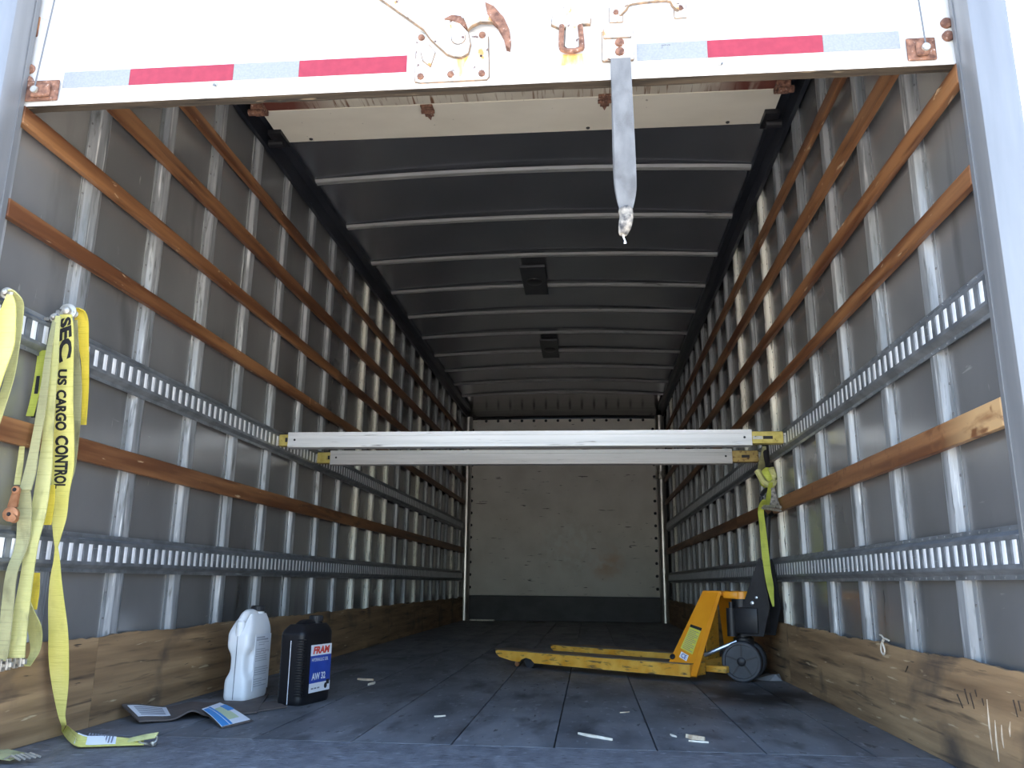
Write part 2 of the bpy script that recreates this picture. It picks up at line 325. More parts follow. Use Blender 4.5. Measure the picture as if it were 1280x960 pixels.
# ------------------------------------------------------------------ ground outside
g = MB().box((-60, -60, -1.30), (60, 60, -1.20)).build('ground', 'concrete'); struct(g, 'sunlit concrete yard behind the truck')

# ------------------------------------------------------------------ floor
fl = MB().box((-1.36, 1.84, -0.16), (1.36, 10.95, -0.03)).build('floor', 'shell'); struct(fl, 'dark plank truck bed floor')
MB().bevbox((-1.30, 1.84, -0.03), (1.30, 2.5312, -0.0006), 0.0006).build('sill_plate', 'sill', fl)['label'] = 'scuffed bluish steel sill plate'
seams = [-1.30, -0.983, -0.686, -0.388, -0.092, 0.206, 0.499, 0.801, 1.097, 1.30]
for i in range(len(seams)-1):
    a, b = seams[i]+0.0022, seams[i+1]-0.0022
    MB().bevbox((a, 2.532, -0.03), (b, Y1+0.02, 0.0), 0.0012).build('deck_board', 'floor_stain' if i >= 7 else 'floor', fl)

# ------------------------------------------------------------------ side walls
def stud_mesh(sg, pale):
    prof = [(-0.055,0.0),(-0.055,0.003),(-0.034,0.003),(-0.029,0.019),(-0.025,0.022),(0.016,0.022),(0.021,0.020),(0.040,0.012),(0.042,0.003),(0.055,0.003),(0.055,0.0)]
    m = MB(); m.prism([(y, d) for y, d in prof], (0,0,0), (0,1,0), (-sg,0,0), (0,0,2.60))
    o = m.build('stud', 'stud_pale' if pale else 'stud')
    r = MB(); z = 0.33
    while z < 2.5:
        r.lathe((-sg*0.003, -0.044, z), (-sg,0,0), [(0,0.0040),(0.002,0.0036),(0.003,0.0015)], 6); z += 0.083
    if pale:
        z = 0.34
        while z < 2.5:
            r.cyl((-sg*0.0225, 0.002, z), (-sg*0.0222, 0.004, z+0.05), 0.0025, 0.001, 5); z += 0.115
    ro = r.build('rivet_row', 'rivet', o); ro['kind'] = 'stuff'
    return o
def track(sg, ya, yb, z0, parent):
    """slotted cargo track: hat profile with real slot openings and bright tabs behind them"""
    x = lambda d: sg*(HW-d)
    H = 0.121; m = MB()
    low = [(0.0,0.0),(0.003,0.0),(0.003,0.012),(0.016,0.020),(0.020,0.024),(0.020,0.034),(0.015,0.034),(0.0,0.020)]
    for pr in (low, [(d, H-z) for d, z in low]):
        m.prism(pr, (sg*HW, ya, z0), (-sg,0,0), (0,0,1), (0, yb-ya, 0))
    n = int(round((yb-ya)/0.0508)); p = (yb-ya)/n
    for i in range(n+1):
        c0 = ya+(i*p)-0.0125 if i else ya; c1 = ya+(i*p)+0.0125 if i < n else yb
        a, b = sorted((x(0.0155), x(0.020)))
        m.box((a, c0+(0.002 if i else 0), z0+0.033), (b, c1-(0.002 if i < n else 0), z0+H-0.033))
    lip = 0.003
    y = ya+0.02
    while y < yb-0.01 and ya < 5:
        for zz in (0.006, H-0.006):
            m.lathe((x(lip), y, z0+zz), (-sg,0,0), [(0,0.0035),(0.0015,0.003)], 5)
        y += 0.0508
    o = m.build('cargo_track', 'track', parent)
    a, b = sorted((x(0.0165), x(0.013)))
    t = MB(); 
    for i in range(n):
        c = ya+(i+0.5)*p
        t.add([(x(0.0145), c-0.0145, z0+0.030), (x(0.0190), c-0.004, z0+0.030), (x(0.0190), c+0.008, z0+0.030), (x(0.0145), c+0.0145, z0+0.030),
               (x(0.0145), c-0.0145, z0+H-0.030), (x(0.0190), c-0.004, z0+H-0.030), (x(0.0190), c+0.008, z0+H-0.030), (x(0.0145), c+0.0145, z0+H-0.030)],
              [(0,1,5,4),(1,2,6,5),(2,3,7,6)])
    to = t.build('slot_tabs', 'tab', o, fix=False); to['kind'] = 'stuff'; to['label'] = 'bright zinc tabs inside the slots'
    return o
SLATS = [(2.262, 2.318), (1.973, 2.039), (1.694, 1.750), (1.414, 1.467), (0.814, 0.882)]
def wall(sg, name, y_first, pale_set, label):
    a, b = sorted((sg*(SHEET+0.012), sg*1.36))
    w = MB().box((a, 1.92, -0.16), (b, 10.95, 2.80)).build(name, 'shell'); struct(w, label)
    # aluminium sheets, joints behind every third stud
    ys = [1.93]; k = 2
    while y_first+k*S < Y1: ys.append(y_first+k*S); k += 3
    ys.append(Y1+0.02)
    for i in range(len(ys)-1):
        c, d = sorted((sg*SHEET, sg*(SHEET+0.0115)))
        MB().box((c, ys[i]+0.0006, 0.0), (d, ys[i+1]-0.0006, 2.66)).build('wall_panel', 'sheet', w)
    src = stud_mesh(sg, False); srcp = stud_mesh(sg, True)
    used = {False: False, True: False}
    n = int((10.42-y_first)/S)+1
    for i in range(n):
        pl_ = i in pale_set; s0 = srcp if pl_ else src
        loc = (sg*SHEET, y_first+i*S, 0)
        if not used[pl_]:
            s0.location = loc; s0.parent = w; used[pl_] = True; o = s0
        else: o = copy_at(s0, loc, w)
        if pl_: o['label'] = 'pale galvanised stud with black marks'
    # narrow strip at the rear frame
    c, d = sorted((sg*SHEET, sg*(SHEET-0.02)))
    MB().box((c, 1.925, 0.0), (d, 1.958, 2.6)).build('end_strip', 'stud', w)
    # wooden slats, each in boards
    for j, (z0, z1) in enumerate(SLATS):
        cuts = [1.927, 4.42+0.5*((j*2) % 3), 7.2+0.4*((j+1) % 3), 10.40]
        for q in range(3):
            e, f = sorted((sg*HW, sg*(HW-0.021)))
            ya = cuts[q]
            bare = sg > 0 and j == 4 and q == 0
            o = MB().bevbox((e, ya, z0), (f, cuts[q+1]-0.002, z1), 0.003).build('wooden_slat', 'slat_bare' if bare else 'slat', w)
            if bare: o['label'] = 'slat with a bare weathered rear end'
    for z0 in (1.083, 0.475):
        cuts = [1.927, 1.927+0.0508*56, 1.927+0.0508*112, 1.927+0.0508*165]
        for q in range(3): track(sg, cuts[q]+0.0006, cuts[q+1]-0.0006, z0, w)
    # plywood kick boards with a chewed upper edge
    cuts = [1.927, 2.632 if sg < 0 else 4.25, 5.07 if sg < 0 else 6.7, 7.6, 10.45]
    for q in range(4):
        ya, yb = cuts[q]+0.001, cuts[q+1]-0.001; m = MB(); k = int((yb-ya)/0.03); grid = []
        for i in range(k+1):
            y = ya+(yb-ya)*i/k
            grid.append([(sg*1.268, y, 0.001), (sg*1.268, y, 0.277+0.004*math.sin(y*9+q)+random.uniform(-0.004, 0.002))])
        m.sheet(grid, 0.010)
        kb = m.build('kick_board', 'kick', w)
        if sg > 0 and q == 0:      # fresh pale scratches and dark gouges near the opening
            sc = MB(); dk = MB(); X = 1.2625
            for (p0, p1) in KSCR: sc.tube([p0, ((p0[0]+p1[0])/2, (p0[1]+p1[1])/2+0.002, (p0[2]+p1[2])/2), p1], [0.0010, 0.0030, 0.0010], 5)
            for (p0, p1) in KGOU: dk.tube([p0, p1], [0.0022, 0.0012], 5)
            sc.build('scratch', 'kick_scratch', kb); dk.build('gouge', 'kick_gouge', kb)
    # top rail
    m = MB(); m.prism([(0,2.549),(0.0,2.68),(0.066,2.68),(0.066,2.632),(0.030,2.622),(0.020,2.549)], (sg*HW, 1.95, 0), (-sg,0,0), (0,0,1), (0, 8.5, 0))
    m.build('top_rail', 'rail', w)
    return w
KSCR = [((1.2620, 2.1960, 0.1960), (1.2620, 2.1980, 0.0820)), ((1.2620, 2.1670, 0.1540), (1.2620, 2.1720, 0.0620)), ((1.2620, 2.1370, 0.1480), (1.2620, 2.1390, 0.0970)), ((1.2620, 2.0920, 0.1620), (1.2620, 2.1010, 0.1280))]
KGOU = [((1.2620, 2.3630, 0.1870), (1.2620, 2.3380, 0.1570)), ((1.2620, 2.3150, 0.2060), (1.2620, 2.3020, 0.1710)), ((1.2620, 2.2850, 0.2000), (1.2620, 2.2720, 0.1640)), ((1.2620, 2.2550, 0.2110), (1.2620, 2.2510, 0.1950)), ((1.2620, 2.2210, 0.1950), (1.2620, 2.2170, 0.1790)), ((1.2620, 2.0640, 0.2120), (1.2620, 2.0550, 0.1770)), ((1.2620, 2.0420, 0.2130), (1.2620, 2.0370, 0.1920)), ((1.2620, 2.6970, 0.2250), (1.2620, 2.7210, 0.2070))]
wl = wall(-1, 'wall_left', 2.323, {8, 9, 10, 13, 18}, 'left wall of aluminium sheets, studs and slats')
wr = wall(1, 'wall_right', 2.307, {5, 7, 18}, 'right wall of aluminium sheets, studs and slats')

# ------------------------------------------------------------------ ceiling
def roof_z(x): return ZR + 0.055*(1-(x/1.3)**2)
m = MB(); grid = []
for i in range(29):
    y = 1.9+(9.75-1.9)*i/28
    grid.append([(x, y, roof_z(x)+0.006*math.sin(y*math.pi/0.305+1.2)*(1-(x/1.3)**2)) for x in [-1.3+2.6*j/16 for j in range(17)]])
m.sheet(grid, 0.004); ce = m.build('ceiling', 'roof', smooth=True); struct(ce, 'dark glossy roof skin of the truck box')
MB().box((-1.36, 1.9, 2.76), (1.36, 10.95, 2.80)).build('roof_cover', 'shell', ce)
for k in range(12):
    y = 2.93+0.61*k
    m = MB(); grid = []
    for j in range(21):
        x = -1.21+2.42*j/20; z = ZR-0.012+0.034*(1-(x/1.25)**2)
        grid.append([(x, y-0.030, z+0.012), (x, y-0.016, z), (x, y+0.016, z), (x, y+0.030, z+0.012)])
    m.sheet(grid, 0.003); m.build('roof_bow', 'bow', ce)
# front radius between roof and bulkhead
m = MB(); grid = []
for (y, z) in [(9.70,2.700),(9.9,2.695),(10.1,2.686),(10.24,2.676),(10.34,2.664),(10.43,2.648),(10.50,2.628),(10.55,2.606),(10.585,2.582),(10.603,2.562),(10.608,2.545)]:
    grid.append([(x, y, z+0.012*(1-(x/1.3)**2)) for x in (-1.29,-0.9,-0.5,0,0.5,0.9,1.29)])
m.sheet(grid, 0.004); m.build('front_radius', 'nose', ce, smooth=True)

# ------------------------------------------------------------------ front bulkhead
wb = MB().box((-1.36, 10.65, -0.16), (1.36, 10.95, 2.80)).build('wall_back', 'shell'); struct(wb, 'front bulkhead wall at the far end of the truck')
MB().bevbox((-1.28, 10.61, 0.305), (1.20, 10.65, 2.570), 0.003).build('bulkhead_panel', 'backp', wb)['label'] = 'scuffed greyish painted plywood panel'
MB().bevbox((-1.30, 10.600, 0.0), (1.30, 10.649, 0.300), 0.003).build('kick_plate', 'backkick', wb)['label'] = 'dark kick plate'
MB().box((1.202, 10.612, 0.305), (1.30, 10.649, 2.57)).build('side_strip', 'rail', wb)
bolt0 = MB().lathe((0,0,0), (0,-1,0), [(0,0.020),(0.006,0.018),(0.010,0.008)], 8).build('bolt', 'black', wb)
first = True
blocs = [(-1.205, 10.61, 0.40+0.155*i) for i in range(14)] + [(1.145, 10.61, 0.40+0.155*i) for i in range(14)] + [(-1.03+0.158*i, 10.61, 2.535) for i in range(14)]
for l in blocs:
    if first: bolt0.location = l; first = False
    else: copy_at(bolt0, l, wb)
for k, x in enumerate((-1.250, 1.222)):
    o = MB().lathe((x, 10.49, 0.001), (0,0,1), [(0,0.058),(2.56,0.058)], 20).build('corner_tube', 'tube', wb, smooth=True)
    if k: MB().lathe((x, 10.49, 1.74), (0,0,1), [(0,0.060),(0.01,0.070),(0.05,0.070),(0.10,0.060)], 16).build('tube_clamp', 'zinc', o)

# ------------------------------------------------------------------ rear frame posts
for sg, nm, lb in ((-1, 'trim_1', 'left aluminium door post'), (1, 'trim_2', 'right aluminium door post')):
    poly = [(1.252,1.922),(1.252,1.850),(1.256,1.838),(1.268,1.832),(1.330,1.832),(1.346,1.838),(1.352,1.852),(1.352,1.922)]
    m = MB(); m.prism([(sg*a, b) for a, b in poly], (0,0,-0.16), (1,0,0), (0,1,0), (0,0,2.96))
    t = m.build(nm, 'post', smooth=True); struct(t, lb)
    c, d = sorted((sg*1.2515, sg*1.2485))
    MB().box((c, 1.8995, -0.002), (d, 1.904, 2.75)).build('edge_bead', 'post', t)
hd = MB().box((-1.352, 1.90, 2.46), (1.352, 1.925, 2.80)).build('trim_3', 'door'); struct(hd, 'white header above the door opening')

# ------------------------------------------------------------------ roll up door
dr = empty('door_1'); struct(dr, 'white roll-up door pushed most of the way up')
YD = 1.930
bp = MB().bevbox((-1.282, YD, 1.750), (1.264, YD+0.004, 2.21), 0.0015).build('door_skin', 'door', dr)
m = MB(); grid = []
for i in range(61):
    x = -1.284+2.55*i/60; j = random.uniform(-0.0015, 0.0015)
    grid.append([(x, YD+0.0045, 1.7475+j), (x, YD+0.0045, 2.21)])
m.sheet([[(p[0], YD+0.0195, p[2]) for p in row] for row in grid], 0.029); m.build('plywood_core', 'ply', dr)['label'] = 'weathered plywood bottom edge'
m = MB(); m.prism([(0.001,1.749),(0.003,1.7475),(0.003,1.7475),(0.003,1.795),(0.0015,1.796)], (-1.283, YD-0.003, 0), (0,1,0), (0,0,1), (2.548,0,0)); m.build('bottom_trim', 'door', dr)
for (ya, za, yb, zb) in ((1.942, 2.215, 2.25, 2.545), (2.255, 2.55, 2.66, 2.562)):
    MB().hexa([(-1.19,ya,za),(1.19,ya,za),(1.19,ya+0.01,za+0.016),(-1.19,ya+0.01,za+0.016)], [(-1.19,yb,zb),(1.19,yb,zb),(1.19,yb,zb+0.018),(-1.19,yb,zb+0.018)]).build('inner_panel', 'panel_in', dr)
MB().bevbox((-1.200, 2.665, 2.560), (1.200, 3.264, 2.580), 0.002).build('inner_panel', 'panel_scr', dr)['label'] = 'rust streaked inner panel'
MB().bevbox((-1.172, 3.270, 2.560), (1.178, 3.545, 2.580), 0.002).build('inner_panel', 'panel_in', dr)['label'] = 'clean beige inner panel'
for x, y in ((-0.3990, 3.3110), (0.4050, 3.2890)):
    h = MB().bevbox((x-0.028, y-0.045, 2.549), (x+0.028, y+0.01, 2.5595), 0.002).bevbox((x-0.02, y-0.01, 2.551), (x+0.02, y+0.045, 2.5595), 0.002).cyl((x-0.03, y, 2.549), (x+0.03, y, 2.549), 0.009, n=10)
    h.prism([(-0.012,0.04),(0.012,0.04),(0,0.075)], (x, y, 2.551), (1,0,0), (0,1,0), (0,0,0.008)); h.build('hinge', 'rust', dr)
for sg in (-1, 1):
    x = sg*1.165
    h = MB().bevbox((x-0.03, 3.20, 2.535), (x+0.03, 3.27, 2.5595), 0.003).cyl((x-sg*0.02, 3.225, 2.53), (x+sg*0.045, 3.225, 2.53), 0.016, n=12)
    h.build('hinge', 'rust', dr)
    h = MB().bevbox((x-0.035, 3.42, 2.535), (x+0.03, 3.55, 2.5595), 0.003).cyl((x-sg*0.02, 3.49, 2.525), (x+sg*0.05, 3.49, 2.525), 0.020, n=12)
    h.build('roller', 'black', dr)
MB().lathe((0.33, 3.52, 2.560), (0,0,-1), [(0,0.010),(0.004,0.008)], 8).build('bolt', 'black', dr)
MB().lathe((-1.02, 3.52, 2.560), (0,0,-1), [(0,0.010),(0.004,0.008)], 8).build('bolt', 'black', dr)
MB().lathe((0.98, 3.52, 2.560), (0,0,-1), [(0,0.010),(0.004,0.008)], 8).build('bolt', 'black', dr)
# reflective tape pieces
for (a, b, mt) in ((-1.152,-0.955,'tape_grey'),(-0.955,-0.653,'tape_red'),(-0.653,-0.466,'tape_grey'),(-0.466,-0.164,'tape_red'),(0.454,0.638,'tape_grey'),(0.638,0.933,'tape_red'),(0.933,1.125,'tape_grey')):
    t = MB().box((a+0.0004, YD-0.0014, 1.800), (b-0.0004, YD-0.0001, 1.851)).build('reflective_tape', mt, dr)
    t['label'] = 'red reflective tape piece' if mt == 'tape_red' else 'silver reflective tape piece'
    if abs(a-0.454) < 1e-6: flat_text('DOT-C2', (0.520, YD-0.0016, 1.841), (0.022,0,0), (0,0,0.004), 'lettering', 'ink', t)
# latch plate, lever, hook
def grow(pts, d):
    cx_ = sum(p[0] for p in pts)/len(pts); cz_ = sum(p[1] for p in pts)/len(pts); out = []; n = len(pts)
    area = sum(pts[i][0]*pts[(i+1)%n][1]-pts[(i+1)%n][0]*pts[i][1] for i in range(n)); sg = 1 if area > 0 else -1
    for i in range(n):
        a, b, c = Vector(pts[i-1]), Vector(pts[i]), Vector(pts[(i+1)%n])
        e1, e2 = (b-a).normalized(), (c-b).normalized(); n1, n2 = Vector((e1.y,-e1.x)), Vector((e2.y,-e2.x))
        q = (n1+n2); q = q/max(0.5, q.length_squared/2) if q.length > 1e-6 else n1
        out.append((b.x+sg*d*q.x*random.uniform(0.75,1.3), b.y+sg*d*q.y*random.uniform(0.75,1.3)))
    return out
def dpoly(pts, y0, y1, name, mat, parent, mb=None):
    m = mb or MB(); m.prism([(x, z) for x, z in pts], (0, y0, 0), (1,0,0), (0,0,1), (0, y1-y0, 0))
    o = m.build(name, mat, parent)
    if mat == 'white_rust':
        MB().prism(grow(pts, 0.0023), (0, y0+(y1-y0)*0.45, 0), (1,0,0), (0,0,1), (0, (y1-y0)*0.5, 0)).build('rust_shade_rim', 'rust_shade', parent)  # wider dark plate outlines the part: edge rust plus painted contact shade
    return o
lp = dpoly([(-0.1380, 1.9180), (-0.1390, 1.7810), (-0.1370, 1.7660), (-0.1240, 1.7620), (0.0550, 1.7630), (0.0610, 1.7710), (0.0570, 1.8920), (0.0450, 1.9070), (-0.1170, 1.9090)], YD-0.009, YD-0.0002, 'latch_plate', 'white_rust', dr)
for q in ((-0.1250, 1.8970), (-0.1230, 1.7770), (-0.0410, 1.7790), (0.0430, 1.7780), (0.0420, 1.8950)):
    MB().lathe((q[0], YD-0.009, q[1]), (0,-1,0), [(0,0.0095),(0.005,0.009),(0.007,0.004)], 8).build('bolt', 'rust', lp)
MB().lathe(((0.0400, 1.8320)[0], YD-0.009, (0.0400, 1.8320)[1]), (0,-1,0), [(0,0.003),(0.002,0.003)], 8).build('bolt', 'black', lp)
dpoly([(-0.0270, 1.8270), (0.0080, 1.8340), (-0.0020, 1.8160), (-0.0120, 1.7750), (-0.0180, 1.7720)], YD-0.0098, YD-0.0091, 'rust_stain', 'rust_run', lp)
dpoly([(-0.0520, 1.8370), (-0.0970, 1.8850), (-0.1170, 1.9160), (-0.2280, 2.0090), (-0.3280, 2.0920), (-0.3050, 2.1310), (-0.1980, 2.0510), (-0.0930, 1.9680), (-0.0170, 1.9230), (0.0050, 1.8950), (0.0110, 1.8630), (0.0060, 1.8360), (-0.0120, 1.8250), (-0.0330, 1.8280)], YD-0.026, YD-0.012, 'lever', 'white_rust', lp)
pv = (-0.0200, 1.8780)
MB().lathe((pv[0], YD-0.006, pv[1]), (0,-1,0), [(0,0.018),(0.024,0.018),(0.026,0.015)], 20).build('pivot_pin', 'white_rust', lp, smooth=True)
MB().lathe((pv[0], YD-0.0255, pv[1]), (0,-1,0), [(0,0.0205),(0.0012,0.0205)], 20).build('pivot_shade_ring', 'rust_shade', lp)  # dark ring paints the shade around the pin
dpoly([(0.0510, 1.9790), (0.0750, 1.9650), (0.1030, 1.9280), (0.1190, 1.8880), (0.1220, 1.8570), (0.1190, 1.8360), (0.1090, 1.8400), (0.1020, 1.8720), (0.0850, 1.9080), (0.0690, 1.9250), (0.0580, 1.9410)], YD-0.036, YD-0.014, 'hook', 'rust', lp)
dpoly([(0.0050, 1.9060), (-0.0080, 1.9400), (0.0250, 1.9970), (0.0530, 1.9800), (0.0600, 1.9430), (0.0690, 1.9250), (0.0380, 1.9270), (0.0150, 1.9170)], YD-0.034, YD-0.014, 'hook_arm', 'white_rust', lp)
dpoly([(-0.0600, 1.9380), (-0.0400, 1.9490), (-0.0150, 1.9440), (0.0050, 1.9130), (0.0000, 1.9060), (-0.0170, 1.9230), (-0.0390, 1.9330)], YD-0.030, YD-0.013, 'catch', 'rust', lp)
dpoly([(-0.1240, 1.8530), (-0.1030, 1.8700), (-0.0860, 1.8480), (-0.0970, 1.8070), (-0.1170, 1.8250)], YD-0.014, YD-0.006, 'keeper', 'white_rust', lp)
# hasp
hs = dpoly([(0.2330, 1.9420), (0.2550, 1.9530), (0.2930, 1.9480), (0.3330, 1.9300), (0.3320, 1.9150), (0.3090, 1.9160), (0.3060, 1.9050), (0.2490, 1.9080), (0.2300, 1.9190)], YD-0.014, YD-0.0002, 'hasp', 'white_rust', dr)
qh = (0.2720, 1.9560); MB().lathe((qh[0], YD-0.014, qh[1]), (0,-1,0), [(0,0.012),(0.007,0.012),(0.008,0.008)], 14).build('bolt', 'white_rust', hs)
u = [(0.2570, 1.9100), (0.2550, 1.8480), (0.2630, 1.8350), (0.2830, 1.8300), (0.3050, 1.8360), (0.3100, 1.8450), (0.3060, 1.9070)]
MB().tube(catmull([(x, YD-0.013, z) for x, z in u], 4), 0.0075, 8).build('hasp_loop', 'rust', hs, smooth=True)
dpoly([(0.2690, 1.9110), (0.3010, 1.9090), (0.3020, 1.8460), (0.2920, 1.8410), (0.2720, 1.8420), (0.2650, 1.8480)], YD-0.011, YD-0.004, 'hasp_tongue', 'white_rust', hs)
dpoly([(0.2470, 1.8300), (0.3120, 1.8300), (0.3160, 1.7920), (0.2450, 1.7960)], YD-0.0012, YD-0.0001, 'rust_stain', 'rust_run', dr)
# grab handle
hl = MB()
for ((x0, zt), (x1, zb)) in (((0.3850, 1.9660), (0.4190, 1.9200)), ((0.5570, 1.9690), (0.5870, 1.9230))):
    hl.bevbox((x0, YD-0.005, zb), (x1, YD-0.0002, zt), 0.002)
hb = hl.build('handle', 'white_rust', dr)
m = MB()
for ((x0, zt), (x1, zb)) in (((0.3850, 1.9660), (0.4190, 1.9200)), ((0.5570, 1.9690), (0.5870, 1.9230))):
    m.bevbox((x0-0.0015, YD-0.003, zb-0.0018), (x1+0.0015, YD-0.0001, zt+0.001), 0.002).build('rust_shade_rim', 'rust_shade', dr); m = MB()  # dark margin round each foot: rust and painted shade
a0, a1 = (0.4230, 1.9460), (0.5560, 1.9480)
MB().tube(catmull([(a0[0]-0.01, YD-0.004, a0[1]-0.003), (a0[0]+0.002, YD-0.022, a0[1]+0.002), (a0[0]+0.02, YD-0.036, a0[1]+0.010), (a1[0]-0.02, YD-0.036, a1[1]+0.012), (a1[0]-0.002, YD-0.022, a1[1]+0.004), (a1[0]+0.01, YD-0.004, a1[1])], 5), 0.0065, 8).build('grip', 'white_rust', hb, smooth=True)
MB().tube(catmull([(a0[0]-0.01, YD-0.003, a0[1]-0.005), (a0[0]+0.0035, YD-0.017, a0[1]-0.001), (a0[0]+0.021, YD-0.030, a0[1]+0.0065), (a1[0]-0.021, YD-0.030, a1[1]+0.0085), (a1[0]-0.0035, YD-0.017, a1[1]+0.001), (a1[0]+0.01, YD-0.003, a1[1]-0.003)], 5), 0.0058, 8).build('rust_shade_rim', 'rust_shade', hb, smooth=True)  # dark tube below the grip paints its shade
for x, z in ((0.4020, 1.9480), (0.5720, 1.9510)):
    MB().lathe((x, YD-0.005, z), (0,-1,0), [(0,0.008),(0.004,0.007)], 8).build('bolt', 'rust', hb)
# cable brackets, rollers and lifting cables on both sides
for sg, bx, cx_t, cx_b in ((-1, (-1.252,-1.156), (-1.186, 2.30), (-1.217, 1.80)), (1, (1.136,1.207), (1.160, 2.30), (1.177, 1.80))):
    b = MB().bevbox((bx[0], YD-0.010, 1.758), (bx[1], YD-0.0063, 1.822), 0.003)
    b.bevbox((bx[0]+0.02, YD-0.022, 1.766), (bx[1]-0.02, YD-0.010, 1.806), 0.006)
    bo = b.build('cable_bracket', 'rust', dr)
    MB().lathe((cx_b[0], YD-0.022, 1.785), (0,-1,0), [(0,0.011),(0.006,0.010)], 10).build('cable_stud', 'zinc', bo)
    MB().cyl((cx_t[0], YD-0.024, cx_t[1]), (cx_b[0], YD-0.024, 1.790), 0.0022, n=8).build('lift_cable', 'cable', dr)
    for z in (1.866, 1.828):
        xx = -1.256 if sg < 0 else 1.243
        MB().lathe((xx, YD-0.001, z), (0,-1,0), [(0,0.015),(0.006,0.014),(0.010,0.006)], 14).build('rivet_head', 'rust', dr, smooth=True)
for x, z in ((-0.700,1.786),(0.668,1.780)):
    MB().lathe((x, YD-0.003, z), (0,-1,0), [(0,0.008),(0.003,0.007)], 8).build('bolt', 'zinc', dr)

# ------------------------------------------------------------------ grey pull strap
ps = empty('pull_strap', 'grey webbing pull strap hanging from the white door, knotted at its end', 'strap', (0.41, YD-0.012, 1.80))
def part(mb, name, mat, root, smooth=False):
    o = mb.build(name, mat, root, smooth); o.matrix_parent_inverse = Matrix.Translation(root.location).inverted() if not root.rotation_euler.z else (Matrix.Translation(root.location) @ Matrix.Rotation(root.rotation_euler.z, 4, 'Z')).inverted()
    return o
a, b = (0.3640, 1.8900), (0.4450, 1.8000)
part(MB().bevbox((a[0], YD-0.018, b[1]), (b[0], YD-0.0016, a[1]), 0.004).bevbox((a[0]+0.004, YD-0.024, a[1]-0.030), (b[0]-0.006, YD-0.017, a[1]-0.002), 0.003), 'clip', 'white_rust', ps)
part(MB().bevbox((a[0]-0.0018, YD-0.008, b[1]-0.002), (b[0]+0.0018, YD-0.0014, a[1]+0.0015), 0.003).bevbox((a[0]+0.003, YD-0.0205, a[1]-0.033), (b[0]-0.005, YD-0.0175, a[1]-0.001), 0.001), 'rust_shade_rim', 'rust_shade', ps)  # dark outline of the clip: rust with painted contact shade
part(MB().lathe((0.409, YD-0.018, 1.845), (0,-1,0), [(0,0.013),(0.006,0.011)], 9).lathe((0.409, YD-0.018, 1.818), (0,-1,0), [(0,0.013),(0.006,0.011)], 9), 'screw', 'rust', ps)
def ribbon(st, th, name, mat, root, n=5, cols=3, cup=0.0):
    Ls = catmull([s[0] for s in st], n); Rs = catmull([s[1] for s in st], n); grid = []
    for l, r in zip(Ls, Rs):
        row = []
        w = (r-l)
        for j in range(cols+1):
            t = j/cols; p = l+w*t
            p = p + Vector((0, -1, 0))*cup*math.sin(math.pi*t)*min(1, w.length/0.05); row.append(p)
        grid.append(row)
    m = MB(); m.sheet(grid, th); o = part(m, name, mat, root, True); return o, Ls, Rs
Yp = YD-0.016
ribbon([((x0, Yp-dy, z), (x1, Yp-dy, z)) for x0, x1, z, dy in ((0.385,0.437,1.800,0),(0.386,0.438,1.74,0.002),(0.388,0.441,1.60,0.006),(0.389,0.443,1.45,0.007),(0.392,0.441,1.41,0.006),(0.398,0.434,1.375,0.004),(0.402,0.428,1.362,0.002))], 0.003, 'webbing', 'web_grey', ps)
ribbon([((x0, Yp+0.006+dy, z), (x1, Yp+0.006+dy, z)) for x0, x1, z, dy in ((0.385,0.436,1.800,0),(0.385,0.437,1.60,0.004),(0.386,0.441,1.48,0.010),(0.390,0.440,1.42,0.010),(0.400,0.431,1.372,0.006))], 0.003, 'webbing', 'web_grey', ps)
m = MB(); m.tube(catmull([(0.413,Yp+0.002,1.372),(0.416,Yp,1.350),(0.412,Yp-0.002,1.325),(0.407,Yp,1.305),(0.406,Yp,1.300)], 4), [0.016,0.018,0.018,0.017,0.017,0.017,0.017,0.017,0.016,0.016,0.014,0.013,0.012,0.011,0.010,0.009,0.004], 12)
part(m, 'knot', 'web_dirty', ps, True)['label'] = 'frayed knotted end of the strap'
part(MB().tube([(0.407,Yp,1.304),(0.408,Yp,1.293),(0.411,Yp,1.285),(0.411,Yp,1.278)], [0.003,0.002,0.002,0.004], 6), 'loose_thread', 'lbl_white', ps)

